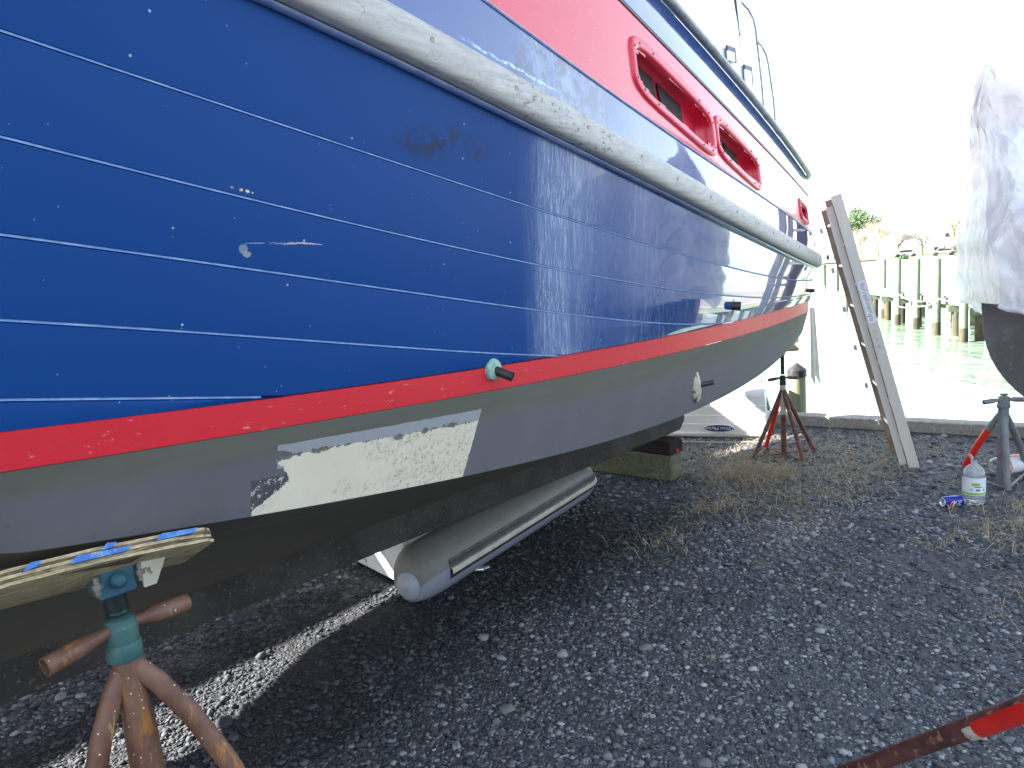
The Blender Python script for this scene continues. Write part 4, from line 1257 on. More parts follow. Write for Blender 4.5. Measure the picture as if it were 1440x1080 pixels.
# badge: blue oval, white rim, lettering upside down with the hull
bx, bz = .02, .088
Mb = Matrix.Translation((bx, -.508, bz)) @ Matrix.Rotation(R(90), 4, 'X') @ Matrix.Rotation(R(-0), 4, 'X')
def oval(rx_, rz_, th):
    m = MB(); n = 40; v = []
    for z in (0, th):
        for q in range(n): v.append(Mb @ Vector((rx_ * math.cos(2 * math.pi * q / n), rz_ * math.sin(2 * math.pi * q / n), z)))
    m.add(v, [tuple(range(n))[::-1], tuple(range(n, 2 * n))] + [(i, (i + 1) % n, (i + 1) % n + n, i + n) for i in range(n)])
    return m
ov = oval(.133, .033, .018).build('badge_rim', LOGO_WHITE, wd, smooth=False)
oval(.127, .029, .020).build('badge', LOGO_BLUE, ov, smooth=False)
tv, tf = text_mesh('West Marine', .044)
m = MB(); m.add([Mb @ Vector((-v.x * .93 - .010, -v.y, .0215)) for v in tv], tf); m.build('badge_lettering', LOGO_WHITE, ov, smooth=False)
m = MB(); m.lathe([(.011, .0), (.0145, .0012), (.011, .0024)], 16, Mb @ Matrix.Translation((.105, .0, .021)), cap=False); m.build('badge_emblem', LOGO_WHITE, ov)
# transom fittings
m = MB(); m.box((.405, -.12, .24), (.02, .10, .13), Matrix.Rotation(R(-14), 3, 'Y')); m.build('motor_pad', GREY_PAINT, wd, smooth=False)
m = MB(); m.tube([(.43, -.34, .10), (.455, -.335, .105), (.455, -.335, .06), (.43, -.34, .055)], .006, 8); m.build('handle', BLACK_RUBBER, wd)
m = MB(); m.tube([(.36, -.22, .435), (.37, -.22, .475)], .006, 8); m.build('drain_plug', BLACK_RUBBER, wd)
# grey rag of tarp over its bow end
m = MB(); rows = []
for i in range(9):
    r_ = []
    for j in range(9):
        x = -.78 + i * .075; y = -.66 + j * .05
        z = .06 + j * .034 + .012 * math.sin(i * 1.9 + j) 
        r_.append((x, y - .012, z))
    rows.append(r_)
rp = MB().tube([(-.3, -.72, .012), (.05, -.74, .012), (.35, -.70, .014), (.52, -.62, .013), (.60, -.70, .012), (.72, -.58, .014), (.60, -.50, .012), (.66, -.66, .02)], .006, 8)
o = rp.build('rope', ROPE_W); o.location = (1.97, 6.86, 0); o.rotation_euler = (0, 0, R(-22)); tag(o, 'thin pale rope lying along the foot of the upturned white dinghy', 'rope')

# =================================================================== QUAY PILING WITH CAP, CLOTHS
qp = empty('mooring_pile', (2.70, 6.92, 0), 0, 'short green pile with a black pointed cap, behind the far jack stand', 'pile')
MB().lathe([(.082, -1.6), (.080, 0), (.078, .42)], 20).build('trunk', PILE_WOOD, qp)
MB().lathe([(.088, .41), (.088, .475), (.082, .483), (0, .545)], 20, cap=False).build('cap', BLACK_RUBBER, qp, smooth=True, angle=30)
def cloth(name, top0, top1, length, flare, label, folds=3, seed=0):
    m = MB(); rows = []; r = random.Random(seed)
    a_, b_ = Vector(top0), Vector(top1); sd = (b_ - a_); nrm = Vector((-sd.y, sd.x, 0)).normalized()
    for i in range(15):
        t = i / 14; row = []
        for j in range(13):
            s_ = j / 12
            p = a_.lerp(b_, .5 + (s_ - .5) * (1 + flare * t)) + Vector((0, 0, -length * t * (1 - .06 * math.sin(s_ * 9 + seed))))
            p += nrm * (.008 * math.sin(s_ * folds * 6.28 + seed) * (.4 + t)) + sd.normalized() * (.03 * t)
            row.append(p)
        rows.append(row)
    m.grid(rows); back = [[p + nrm * .003 for p in r_] for r_ in rows]; m.grid([r_[::-1] for r_ in back])
    o = m.build(name, CLOTH, angle=80); tag(o, label, 'cloth', 'cloths hanging from the stern'); return o
cloth('cloth', (2.45, 5.98, 1.12), (2.49, 6.0, 1.12), .60, .9, 'long narrow off-white cloth hanging off the stern towards the water', 1.4, 2)
cloth('cloth', (2.15, 5.86, 1.10), (2.29, 5.93, 1.10), .26, .3, 'short beige cloth bunched under the stern, left of the long one', 2, 5)

# =================================================================== LADDER
lad = empty('extension_ladder', (2.83, 5.05, 0), 0, 'tall extension ladder leaning against the stern of the blue boat, by the water', 'ladder')
tl = Vector((-.275, .02, 1)).normalized()     # slope of the stiles
rg = Vector((.31, .95, 0)).normalized()       # rung direction
nb = tl.cross(rg).normalized()
if nb.x < 0: nb = -nb
def stile(p, w, th, length, mat, name, parent=lad, flange=True):
    m = MB(); Rm = Matrix((nb, rg, tl)).transposed()
    c = Vector(p) + tl * (length / 2)
    m.box(c, (w, th * .35, length), Rm)
    if flange:
        for sg in (-1, 1): m.box(c + nb * (w / 2 - th * .15) * sg + rg * (th * .42), (th * .3, th * .5, length - .002), Rm)
    return m.build(name, mat, parent, smooth=False)
Wd = .42
stile((-.035, 0, 0), .066, .026, 2.0, LADDER, 'stile')
stile(Vector((-.035, 0, 0)) + rg * Wd, .066, .026, 2.0, LADDER_SHADE, 'stile')
p2 = Vector((-.035, 0, .02)) - nb * .064
stile(p2 + rg * .03 + tl * .02, .044, .022, 1.9, LADDER, 'fly_stile')
stile(p2 + rg * (Wd - .03) + tl * .02, .040, .022, 1.9, LADDER_SHADE, 'fly_stile')
for k_ in range(6):
    for (b0, off_, nm) in ((Vector((-.035, 0, 0)), .16, 'rung'), (p2, .30, 'rung')):
        p = b0 + tl * (off_ + k_ * .30)
        MB().tube([p + rg * .03, p + rg * (Wd - .03)], .012, 10).build(nm, ALU, lad)
for k_ in range(6):
    p = Vector((-.035, 0, 0)) - nb * .115 + rg * (Wd - .05) + tl * (.30 + k_ * .30)
    m = MB(); m.box(p, (.022, .03, .04), Matrix((nb, rg, tl)).transposed(), .004); m.build('rung_bracket', ALU, lad, smooth=False)
# warning sticker and printed marks on the near stile
Rm = Matrix((nb, rg, tl)).transposed()
m = MB(); m.box(Vector((-.035, 0, 0)) + tl * 1.24 - rg * .0058, (.050, .0012, .30), Rm); stk = m.build('sticker', LOGO_WHITE, lad, smooth=False)
r_ = random.Random(3)
m = MB()
for i in range(26):
    c = Vector((-.035, 0, 0)) + tl * (1.11 + i * .0105) - rg * .0068 + nb * r_.uniform(-.010, .010)
    m.box(c, (r_.uniform(.012, .030), .0006, .0042), Rm)
m.build('sticker_print', GREY_PAINT, stk, smooth=False)
for k_ in range(3):
    m = MB(); c = Vector((-.035, 0, 0)) + tl * (.92 + k_ * .055) - rg * .0058; m.box(c, (.014, .004, .014), Rm); m.build('rivet', ALU, lad, smooth=False)

# =================================================================== BOTTLES AND CAN
def m_clear():
    M = Mat('clear_plastic'); M.set(color=(.90, .94, .96), rough=.10, trans=.80, ior=1.3)
    M.bump(M.noise(1.0, 2, .5, M.co(scale=(30, 30, 60))), .3, .004); return M.m
def m_wat():
    M = Mat('bottled_water'); M.set(color=(.93, .97, .96), rough=.0, trans=1.0, ior=1.33); return M.m
CLEAR = m_clear(); BWAT = m_wat()
LABEL_W = worn('white_label', (.70, .74, .80), (.78, .81, .85), 12, .5, bump=0)
LABEL_G = worn('green_label_print', (.22, .46, .08), (.28, .52, .12), 12, .5, bump=0)
LABEL_O = worn('orange_label_print', (.72, .22, .05), (.78, .28, .07), 12, .5, bump=0)
PRINT = worn('dark_label_print', (.06, .07, .10), (.10, .11, .14), 12, .5, bump=0)
def jug(name, label, waterline=True, green=True):
    e = empty(name, label=label, cat='bottle')
    R_ = .061
    prof = [(R_ * .82, 0), (R_ * .96, .006), (R_, .02), (R_, .034), (R_ * .965, .040), (R_, .048), (R_, .060), (R_ * .97, .066), (R_, .074), (R_, .165), (R_ * .97, .170), (R_ * .985, .178),
            (R_ * .93, .200), (R_ * .78, .222), (R_ * .52, .240), (R_ * .30, .250), (R_ * .27, .256), (R_ * .27, .272)]
    m = MB(); m.lathe(prof, 36, cap=False); inner = [(max(r - .0012, .001), z + (.0012 if i == 0 else 0)) for i, (r, z) in enumerate(prof)]
    m.lathe(inner[::-1], 36, cap=False); n0 = len(m.v)
    m.lathe([(0, .002), (R_ * .82, 0)], 36, cap=False)
    m.build('bottle_body', CLEAR, e, angle=60)
    if waterline: MB().lathe([(R_ * .78, .004), (R_ * .955, .012), (R_ * .962, .03), (R_ * .962, .098), (0, .098)], 32).build('water_inside', BWAT, e, angle=40)
    def band(z0, z1, mat, nm, rr=1.012, t0=0, t1=360, par=e):
        rows = []; n = 40
        for q in range(n + 1):
            t = R(t0 + (t1 - t0) * q / n)
            rows.append([(R_ * rr * math.cos(t), R_ * rr * math.sin(t), z0), (R_ * rr * math.cos(t), R_ * rr * math.sin(t), z1)])
        return MB().grid(rows).build(nm, mat, par)
    lb = band(.066, .176, LABEL_W, 'label')
    band(.070, .083, LABEL_G if green else LABEL_O, 'label_stripe', 1.02, par=lb)
    return e, band, lb, R_
jg, band, lb, JR = jug('water_jug', 'clear water jug with a green striped white label standing beside the soda can')
jg.location = (2.72, 4.27, 0); jg.scale = (1, 1, .97)
band(.128, .146, LABEL_G, 'label_emblem', 1.024, 228, 268, lb)
band(.118, .123, PRINT, 'label_text', 1.024, 240, 278, lb)
band(.098, .106, PRINT, 'label_text', 1.024, 222, 230, lb); band(.098, .106, PRINT, 'label_text', 1.024, 284, 294, lb)
band(.096, .108, GREY_PAINT, 'label_text', 1.024, 248, 268, lb)
MB().lathe([(.0215, 0), (.0215, .003), (.0, .003)], 20, Matrix.Translation((-.022, 0, .298)) @ Matrix.Rotation(R(62), 4, 'Y')).build('open_cap', LOGO_WHITE, jg)
MB().tube([(-.018, 0, .270), (-.021, 0, .296)], .0025, 6).build('cap_hinge', LOGO_WHITE, jg)
jg2, band2, lb2, _ = jug('water_jug', 'clear empty jug with an orange striped label lying under the right-hand jack stand', False, False)
jg2.rotation_euler = (R(0), R(88), R(12)); jg2.location = (3.16, 4.75, .064)
band2(.066, .176, LABEL_O, 'label_patch', 1.022, 150, 205, lb2)
can = empty('soda_can', (2.57, 4.235, .0335), R(4), 'crushed-top blue soda can with a red, white and blue disc, lying on the gravel', 'can')
def m_can():
    M = Mat('blue_can_paint'); M.set(color=M.mix(M.noise(30, 3), (.010, .022, .26), (.014, .03, .33)), rough=.25, metal=.35); return M.m
CANB = m_can()
MB().lathe([(.025, -.061), (.030, -.055), (.033, -.048), (.033, .050), (.0275, .059), (.0265, .061)], 28, Matrix.Rotation(R(90), 4, 'Y'), cap=False).build('can_body', CANB, can, angle=50)
MB().lathe([(0, .057), (.024, .057), (.0268, .0615), (.028, .060), (.0265, .058)], 24, Matrix.Rotation(R(90), 4, 'Y'), cap=False).build('can_rim', ALU, can)
MB().lathe([(0, .050), (.022, .054), (.026, .0625), (.0275, .059)], 24, Matrix.Rotation(R(-90), 4, 'Y'), cap=False).build('can_base', ALU, can)
def on_can(x, s_, r=.0337):
    t = R(-62) + s_ / r     # s_ is the arc length upwards from the lower front
    return Vector((x, r * math.cos(t) * -1 if False else -r * math.cos(t + R(28)), r * math.sin(t + R(28))))
def disc_part(cx, cs, rad, cond, mat, nm, rr):
    m = MB(); n = 16; vs = []; fs = []
    g_ = {}
    for i in range(n + 1):
        for j in range(n + 1):
            x = -rad + 2 * rad * i / n; y = -rad + 2 * rad * j / n
            L_ = math.hypot(x, y)
            if L_ > rad: x *= rad / L_; y *= rad / L_
            g_[i, j] = len(vs); vs.append(on_can(cx + x, cs + y, rr))
    for i in range(n):
        for j in range(n):
            x = -rad + 2 * rad * (i + .5) / n; y = -rad + 2 * rad * (j + .5) / n
            if math.hypot(x, y) < rad * 1.02 and cond(x / rad, y / rad): fs.append((g_[i, j], g_[i + 1, j], g_[i + 1, j + 1], g_[i, j + 1]))
    m.add(vs, fs); return m.build(nm, mat, can)
disc_part(-.012, .008, .023, lambda x, y: True, LOGO_WHITE, 'white_disc', .0335)
disc_part(-.012, .008, .021, lambda x, y: x < -.22 + .25 * y, RED_PAINT, 'red_disc_part', .0338)
disc_part(-.012, .008, .021, lambda x, y: x > .25 + .25 * y, LOGO_BLUE, 'blue_disc_part', .0338)
tv, tf = text_mesh('PEPSI', .030)
m = MB(); m.add([on_can(.026 - v.y * .9, .008 + v.x * .72, .0340) for v in tv], tf); m.build('can_lettering', LOGO_WHITE, can, smooth=False)

# =================================================================== RIGHT-HAND BOAT UNDER PLASTIC
rb = empty('wrapped_boat', (3.06, 4.78, 0), R(-10), 'dark grey bottomed boat under torn crinkled white plastic, at the right edge', 'boat')
HULLG = worn('dark_grey_bottom_paint', (.15, .142, .142), (.20, .19, .19), 5, .6, c3=(.24, .23, .23), s3=30)
rows = []
for k_ in range(34):
    t = k_ / 33; x = t ** 1.6 * 6.5
    w = 1.15 * (1 - math.exp(-x / 1.15)) + .004
    zt = 1.25; zk = .42 if x > .55 else .42 + (1 - x / .55) ** 2.2 * 0
    row = []
    for j in range(12):
        s_ = j / 11
        # stem: lower points start farther right
        lag = .055 * (1 - s_) + .36 * max(0, 1 - s_ * 1.25) ** 2.6
        xe = max(0.0, x - lag)
        we = (1.15 * (1 - math.exp(-xe / 1.0))) * (.10 + .90 * s_ ** .55) + .003
        row.append((max(x, lag), -we, zk + (zt - zk) * s_))
    rows.append(row)
m = MB(); m.grid(rows); m.grid([[(p[0], -p[1], p[2]) for p in r_][::-1] for r_ in rows]); m.build('hull', HULLG, rb, angle=50)
def m_wrap():
    M = Mat('crinkled_plastic_sheet')
    n = M.noise(2.6, 5, .6, M.co(scale=(1, 1, .8)), dist=1.2)
    v = M.voronoi(5.5, M.co(scale=(1, 1, .5)))
    col = M.mix(M.step(n, .40, .62), (.92, .93, .94), (.66, .67, .70))
    s = M.sep(M.co()); red = M.math('MULTIPLY', M.step(s[2], 1.7, 2.0), M.step(M.noise(1.7, 3, .5, M.co(loc=(4, 2, 1))), .48, .6))
    col = M.mix(M.math('MULTIPLY', red, .40), col, (.78, .60, .57))
    M.set(color=col, rough=.22, coat=.5, spec=.6)
    tr = M.n.new('ShaderNodeBsdfTranslucent'); M.put(tr.inputs['Color'], col)
    mx = M.n.new('ShaderNodeMixShader'); mx.inputs[0].default_value = .45
    M.t.links.new(M.b.outputs[0], mx.inputs[1]); M.t.links.new(tr.outputs[0], mx.inputs[2]); M.t.links.new(mx.outputs[0], M.out.inputs[0])
    M.bump(M.noise(1.0, 3, .5, M.co(scale=(6, 6, 2.2)), dist=1.2), .5, .05)
    return M.m
WRAP = m_wrap()
def wrap_pt(u, s_):
    """u runs along the boat from left over the bow; s_ 0 hem .. 1 ridge"""
    x = -.05 + u * 5.2
    w = .10 + 1.15 * (1 - math.exp(-max(0, x + .10) / .95)) + .10
    hem = 1.06 + .10 * math.exp(-((x + .05) / .18) ** 2) - .10 * math.exp(-((x - .45) / .25) ** 2)
    ridge = 2.74 - .30 * (1 - math.exp(-max(0, x - .03) / .10))
    if x < .03: ridge = 2.15 + .59 * max(0, (x + .05) / .08)
    z = hem + (ridge - hem) * s_
    y = -w * (1 - s_ ** 1.6) * (1 + .08 * math.sin(s_ * 6))
    f1 = mnoise.noise(Vector((x * 5, z * 2.0, 1.3))); f2 = mnoise.noise(Vector((x * 14 + z * 4, z * 5, 7.3))); f3 = mnoise.noise(Vector((x * 26, z * 17, 2.2)))
    f4 = mnoise.noise(Vector((x * 9 - z * 3, z * 9 + x * 4, 4.2))); d = .085 * f1 + .06 * abs(f2) + .035 * (abs(f4) ** .8) + .008 * f3
    return Vector((x + .05 * f2 * (1 if x > .05 else .6) + .04 * f1 - .035 * math.sin(z * 3.1 + .8), y - d, z + .03 * f2))
for sgn in (1, -1):
    rows = []
    for i in range(90):
        u = (i / 89) ** 1.5
        rows.append([Vector((p.x, p.y * sgn, p.z)) for p in [wrap_pt(u, j / 60) for j in range(61)]])
    if sgn == -1: rows = rows[::-1]
    MB().grid(rows).build('plastic_cover', WRAP, rb, angle=25)
rows = []
a_ = [wrap_pt(0, j / 60) for j in range(61)]
MB().grid([a_, [Vector((p.x - .02, 0, p.z)) for p in a_], [Vector((p.x, -p.y, p.z)) for p in a_]]).build('plastic_cover', WRAP, rb, angle=25)
pth = [wrap_pt((i / 30) ** 1.5, 0) - Vector((0, .008, .012)) for i in range(31)]
MB().tube(pth, .014, 8).build('rolled_hem', WRAP, rb)
MB().tube([(.30, -.42, 1.02), (.33, -.46, .93), (.30, -.47, .84), (.36, -.47, .80), (.40, -.45, .88), (.37, -.44, .98)], .010, 8).build('hem_rope', ROPE_W, rb)
m = MB(); m.add([(.34, -.50, .62), (.62, -.66, .74), (.60, -.60, 1.05), (.40, -.50, .98)], [(0, 1, 2, 3)]); m.add([(.20, -.44, .52), (.9, -.80, .60), (.9, -.82, .66), (.34, -.52, .66)], [(0, 1, 2, 3)])
m.build('pale_blue_patch', LIP, rb, smooth=False)

# =================================================================== ADDED BOAT, unseen beyond the big one, shaped to shade under the keel
nbt = empty('shade_boat', bw(-3.3, 4.75, 0), BROT, 'white boat hull added unseen beyond the big blue boat to cast shade', 'boat')
rows = []
for k_ in range(25):
    t = k_ / 24; x = -5.2 + 12.2 * t; w = 1.5 * (1 - max(0, (.45 - t) / .45) ** 2.2)
    top = max(2.44 - .06 * (x - 1.0), 2.30 + min(.25, max(0, x - 3.5) * .3))
    rows.append([(x, -w * a_, b_) for a_, b_ in ((0, .35), (.15, .38), (.75, .75), (.95, 1.1), (1.0, 1.8), (1.02, top - .10), (1.02, top), (.98, top), (.0, top + .02))])
m = MB(); m.grid(rows); m.grid([[(p[0], -p[1], p[2]) for p in r_][::-1] for r_ in rows])
for r_ in (rows[0], rows[-1]):
    full = r_ + [(p[0], -p[1], p[2]) for p in r_[::-1]]; m.add(full, [tuple(range(len(full)))])
m.build('hull', WHITE, nbt, angle=40)
MB().box((-1.2, 0, .18), (.3, .5, .36)).box((1.8, 0, .18), (.3, .5, .36)).build('keel_support_added', TIMBER_GREY, nbt, smooth=False)

# =================================================================== PIER
pier_dir = Vector((13.0 - 13.95, 20.7 - 25.8, 0)).normalized()
WL = -1.1
PILE_SPOTS = [((14.38, 28.28), 1.15, .095, 'far left end pile of the pier, just right of the ladder'),
              ((13.48, 25.54), 1.15, .105, 'second tall pier pile from the ladder'),
              ((13.17, 23.81), 1.15, .11, 'third tall pier pile from the ladder, rope tied low on it'),
              ((12.72, 21.89), 1.15, .115, 'fourth tall pier pile from the ladder, the widest fully visible one'),
              ((12.28, 19.87), 1.15, .115, 'tall pier pile half hidden by the plastic-wrapped boat'),
              ((11.9, 17.8), 1.15, .12, 'tall pier pile hidden behind the plastic-wrapped boat'),
              ((11.5, 15.6), 1.15, .12, 'nearest tall pier pile, behind the wrapped boat')]
for (x, y), zt, r, lab in PILE_SPOTS:
    e = empty('pier_pile', (x, y, 0), random.uniform(0, 6), lab, 'pile', 'tall mooring piles along the pier')
    lx = random.uniform(-.02, .02)
    MB().tube([(0, 0, -2.0), (0, 0, WL + .38)], r * 1.0, 14).build('tide_stain', PILE_LOW, e)
    MB().tube([(0, 0, WL + .37), (lx, 0, zt)], [r * .97, r * .90], 14).build('trunk', PILE_FAR, e)
pier = empty('pier', (13.6, 24.0, 0), math.atan2(-pier_dir.y, -pier_dir.x), 'long timber pier on stub piles behind the tall mooring piles', 'pier')
# pier frame: x along the pier away from the camera, y to its left
Lp0, Lp1 = -14.0, 5.2
for i in range(int((Lp1 - Lp0) / .16)):
    if i == 0: pm = MB().box((0, 0, 0), (.145, 2.0, .045)).build('deck_board', TIMBER_GREY, pier, smooth=False); o = pm
    else: o = pm.copy(); COL.objects.link(o)
    o.location = (Lp0 + .16 * i, -.75, .02)
for y in (.16, -.75, -1.65): MB().box(((Lp0 + Lp1) / 2, y, -.11), (Lp1 - Lp0, .08, .20)).build('stringer', PILE_FAR, pier, smooth=False)
px_ = Lp0 + .5
while px_ < Lp1:
    MB().box((px_, -.75, -.30), (.16, 2.2, .20)).build('cross_beam', PILE_FAR, pier, smooth=False)
    for y in (.10, -1.6):
        MB().tube([(px_ + random.uniform(-.05, .05), y, -2.0), (px_, y, -.40)], .12, 12).build('stub_pile', PILE_LOW if y > 0 else PILE_FAR, pier)
    px_ += 1.55
# mooring ropes along the piles
def rope_between(pts, r, label):
    full = []
    for a_, b_ in zip(pts[:-1], pts[1:]):
        a_, b_ = Vector(a_), Vector(b_)
        for k_ in range(8):
            t = k_ / 8; full.append(a_.lerp(b_, t) - Vector((0, 0, .06 * math.sin(t * math.pi))))
    full.append(Vector(pts[-1]))
    o = MB().tube(full, r, 6).build('mooring_rope', LOGO_WHITE); tag(o, label, 'rope', 'ropes along the pier piles')
rope_between([(14.30, 28.2, .1), (13.40, 25.46, .02), (13.08, 23.73, -.18), (12.62, 21.8, .02), (12.18, 19.8, .05), (11.8, 17.7, .1)], .011, 'upper white rope looped from pile to pile along the pier')
rope_between([(13.40, 25.46, -.42), (13.08, 23.72, -.34), (12.62, 21.8, -.12)], .011, 'lower white rope between the second and fourth pier piles')
# lone piles at left of the pier and small float
for (x, y), zt, r, lab, nm in (((15.07, 32.9), .62, .09, 'lone thin pile standing in the water left of the ladder', 'lone_pile'),
                               ((15.9, 33.5), .30, .07, 'shorter lone pile just behind the ladder rail', 'lone_pile')):
    e = empty(nm, (x, y, 0), 0, lab, 'pile'); MB().tube([(0, 0, -2), (0, 0, zt)], r, 12).build('trunk', PILE_FAR, e)
    MB().tube([(0, 0, zt - .04), (0, 0, zt + .03)], r * 1.25, 12).build('cap', LOGO_WHITE, e)
e = empty('harbour_marker', (22.8, 52, 0), 0, 'T-shaped dock frame standing in the water between the boat stern and the ladder', 'dock frame')
MB().tube([(-.45, 0, -2), (-.45, 0, .7)], .09, 8).tube([(.45, 0, -2), (.45, 0, .7)], .09, 8).build('post', PILE_FAR, e)
MB().box((0, 0, .78), (6.0, .5, .12)).build('crosspiece', PILE_FAR, e, smooth=False)

# =================================================================== FAR SHORE
def m_lawn():
    M = Mat('lawn'); n = M.noise(.4, 6, .65)
    M.set(color=M.mix(n, (.30, .35, .17), (.40, .43, .25)), rough=.9, spec=.1); return M.m
m = MB(); rows = []
for j, (dy, z) in enumerate(((-1.0, -1.6), (0, -1.05), (1.5, -.70), (4, -.45), (14, -.15), (30, .25), (60, .8), (140, 1.3), (400, 3))):
    rows.append([(x, 127 + dy + 3 * math.sin(x * .02) + (0 if j < 2 else 0), z + .10 * math.sin(x * .05 + j)) for x in range(-500, 701, 12)])
m.grid(rows); sh = m.build('far_shore', m_lawn(), angle=80); tag(sh, kind='structure')
def shore_z(y): return np.interp(y, [127, 131, 141, 157, 187, 267], [-1.0, -.5, -.2, .2, .7, 1.2]) 
BARK = worn('pale_bark', (.17, .13, .10), (.27, .22, .17), 3, .9)
BARK_D = worn('dark_bark', (.05, .045, .04), (.09, .08, .07), 3, .9)
TWIG = worn('tan_twigs', (.40, .33, .26), (.52, .44, .36), 1, .9, bump=0)
TWIG_G = worn('grey_twigs', (.38, .35, .34), (.48, .45, .43), 1, .9, bump=0)
LEAF_G = worn('evergreen_leaves', (.09, .15, .07), (.15, .22, .11), 1, .8, bump=0)
def tree(x, y, h, w, kind, label, seed):
    r = random.Random(seed); z0 = float(shore_z(y)) - .2; h *= 1.55; w *= 1.3
    e = empty('bare_tree' if kind != 'green' else 'evergreen_tree', (x, y, z0), 0, label, 'tree', 'trees on the far shore')
    m = MB(); tips = []
    def branch(p, d, ln, rad, dep):
        q = p + d * ln; mid = p + d * ln * .5 + Vector((r.uniform(-1, 1), r.uniform(-1, 1), 0)) * ln * .06
        m.tube([p, mid, q], [rad, rad * .8, rad * .6], 6 if dep < 2 else 4, cap=False)
        tips.append((q, d, ln, rad))
        if dep >= 4: return
        for _ in range(3 if dep < 3 else 2):
            ax = Vector((r.uniform(-1, 1), r.uniform(-1, 1), r.uniform(-.15, .35))) * (w / h) * 1.5
            nd = (d * .85 + ax * .75).normalized()
            branch(p.lerp(q, r.uniform(.6, 1)), nd, ln * r.uniform(.62, .82), rad * .58, dep + 1)
    branch(Vector((0, 0, 0)), Vector((r.uniform(-.06, .06), 0, 1)).normalized(), h * .27, h * .022, 0)
    m.build('trunk', BARK_D if kind == 'dark' else BARK, e, angle=80)
    c = MB(); vs = []; fs = []
    per = 46 if kind != 'green' else 60
    for (q, d, ln, rad) in tips[6:]:
        for _ in range(per):
            s_ = h * .055
            p = q + Vector((r.gauss(0, 1), r.gauss(0, 1), r.gauss(0, 1))) * s_
            if kind == 'green':
                a_ = Vector((r.gauss(0, 1), r.gauss(0, 1), r.gauss(0, 1))).normalized() * h * .022; b_ = a_.orthogonal().normalized() * h * .012
            else:
                a_ = (d + Vector((r.gauss(0, .6), r.gauss(0, .6), r.gauss(0, .6)))).normalized() * h * .05; b_ = a_.orthogonal().normalized() * h * .0022
            n = len(vs); vs += [p - a_ * .5 - b_, p - a_ * .5 + b_, p + a_ * .5]; fs.append((n, n + 1, n + 2))
    c.add(vs, fs); c.build('crown', {'tan': TWIG, 'grey': TWIG_G, 'dark': TWIG_G, 'green': LEAF_G}[kind], e, smooth=False)
# direction on the horizon -> x at depth y: px 1208..1350 map to x/y ~ .47...62
tree(85.8, 142, 8.6, 9.5, 'tan', 'large round tan bare tree left of the white house on the far shore', 4)
tree(78.5, 140, 5.6, 5, 'grey', 'grey bare tree in the middle of the far shore group', 5)
tree(75.4, 143, 6.0, 4.5, 'grey', 'slender grey bare tree next to the ladder on the far shore', 6)
tree(81.3, 145, 6.6, 5, 'grey', 'pale bare tree between the grey trees and the big tan one', 7)
tree(70.5, 141, 6.5, 5, 'tan', 'tan bare tree seen just left of the far shore lawn, behind the ladder', 8)
tree(72.5, 152, 8.6, 4.5, 'green', 'green evergreen tree just right of the ladder top', 9)
tree(79.6, 131.5, 2.6, 2.0, 'dark', 'small dark bare tree at the lawn edge', 10)
tree(97.5, 148, 5.4, 5, 'tan', 'tan bare tree beside the red chimney, at the wrapped boat', 14)
tree(66.0, 138, 5.0, 4, 'tan', 'tan bare tree left of the ladder, above the small house', 15)
BRICKM = worn('red_brick', (.36, .08, .05), (.46, .13, .08), 2, .9)
ROOF = worn('brown_roof', (.22, .13, .10), (.30, .19, .15), 2, .9)
ROOF_G = worn('pale_roof', (.45, .45, .46), (.55, .55, .56), 2, .9)
HWALL = worn('white_house_wall', (.70, .70, .69), (.78, .78, .77), 2, .8, bump=0)
def housef(x, y, w, dp, h, rh, label, roofm, chim=None, rz=0.0, wins=5, storeys=1, z0=None):
    z = float(shore_z(y)) - .1 if z0 is None else z0
    e = empty('house', (x, y, z), rz, label, 'house', 'houses on the far shore')
    MB().box((0, 0, h / 2), (w, dp, h)).build('wall', HWALL, e, smooth=False)
    m = MB(); o_ = .3
    m.add([(-w / 2 - o_, -dp / 2 - o_, h), (w / 2 + o_, -dp / 2 - o_, h), (w / 2 + o_, dp / 2 + o_, h), (-w / 2 - o_, dp / 2 + o_, h), (-w / 2 - o_, 0, h + rh), (w / 2 + o_, 0, h + rh)],
          [(0, 1, 5, 4), (2, 3, 4, 5), (0, 4, 3), (1, 2, 5), (3, 2, 1, 0)])
    rf = m.build('roof', roofm, e, smooth=False)
    if chim is not None: MB().box((chim, -dp * .1, h + rh * .8), (.8, .8, rh * 1.6)).build('chimney', BRICKM, rf, smooth=False)
    for s_ in range(storeys):
        for k_ in range(wins):
            xx = -w / 2 + w * (k_ + .5) / wins; zc = h * (s_ + .55) / storeys
            f_ = MB().box((xx, -dp / 2 - .03, zc), (w / wins * .50, .06, h / storeys * .5)).build('window', HWALL, e, smooth=False)
            MB().box((xx, -dp / 2 - .07, zc), (w / wins * .40, .04, h / storeys * .40)).build('pane', GLASS_DARK, f_, smooth=False)
housef(94.2, 153, 9.5, 7, 4.4, 2.4, 'white two-storey house with a tall red chimney beyond the lawn', ROOF_G, 3.4, R(-20), 4, 2)
housef(90.5, 147, 12, 4, 1.7, .5, 'long low white building with a row of windows behind the big tan tree', ROOF_G, None, R(-20), 7)
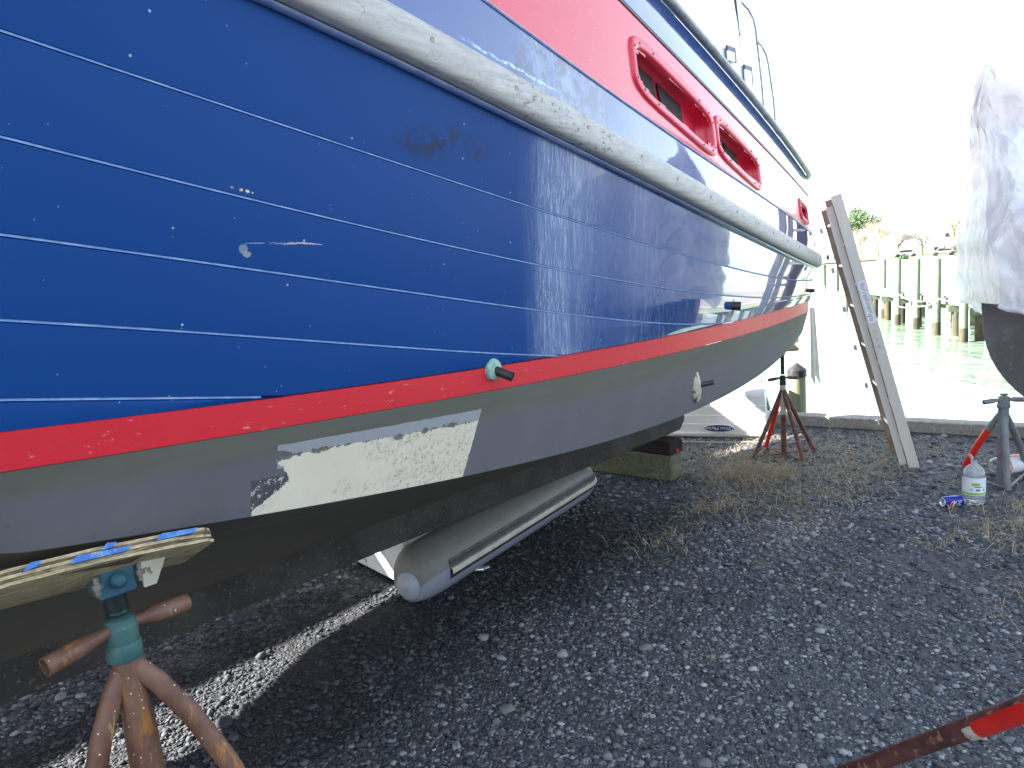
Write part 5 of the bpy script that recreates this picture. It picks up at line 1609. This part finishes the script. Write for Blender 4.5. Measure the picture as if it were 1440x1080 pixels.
housef(59.8, 136, 3.9, 4, 2.0, 1.4, 'small white cottage with a brown roof between the stern and the ladder', ROOF, None, R(-10), 3, 1)
def far_car(x, y, label, mat, rz=R(-20)):
    e = empty('parked_car', (x, y, float(shore_z(y))), rz, label, 'car')
    m = MB(); m.box((0, 0, .55), (4.2, 1.7, .6), bevel=.15); m.build('body', mat, e, smooth=False)
    MB().box((.1, 0, 1.05), (2.2, 1.5, .5), bevel=.2).build('cabin', GLASS_DARK, e, smooth=False)
    for sx_ in (-1.3, 1.3): MB().lathe([(0, -.9), (.33, -.9), (.33, .9), (0, .9)], 14, Matrix.Translation((sx_, 0, .33)) @ Matrix.Rotation(R(90), 4, 'X')).build('wheel', BLACK_RUBBER, e)
far_car(78.9, 134, 'dark vehicle parked on the lawn below the grey trees', GREY_PAINT)
far_car(74.2, 138, 'pale blue-grey vehicle parked near the ladder on the far shore', ROOF_G)
for i, (x, y, sc_) in enumerate(((96.6, 142, 1.0), (99.2, 142.5, 1.3), (71.2, 133, .8))):
    e = empty('shrub', (x, y, float(shore_z(y))), 0, ('small round shrub left of the pair by the red chimney', 'larger round shrub on the lawn by the wrapped boat', 'low shrub on the lawn right beside the ladder')[i], 'shrub', 'shrubs on the far lawn')
    m = MB(); r = random.Random(i); vs = []; fs = []
    for _ in range(900):
        d = Vector((r.gauss(0, 1), r.gauss(0, 1), abs(r.gauss(0, 1)))).normalized() * sc_ * r.uniform(.5, 1); a_ = Vector((r.gauss(0, 1), r.gauss(0, 1), r.gauss(0, 1))) * .12; b_ = a_.orthogonal() * .6
        n = len(vs); vs += [d - a_, d + b_, d + a_]; fs.append((n, n + 1, n + 2))
    m.add(vs, fs); m.build('foliage', LEAF_G, e, smooth=False)

yb_ = dup(nbt, 'dark blue hull of a yard boat added unseen behind the photographer')
yb_.name = 'reflection_boat'
yb_.location = bw(-2.5, -9.4, 0)  # unseen hull added so the near side reflects something dark
for c in yb_.children:
    if c.name.startswith('hull'):
        c.data = c.data.copy(); c.data.materials.clear(); c.data.materials.append(NAVY)
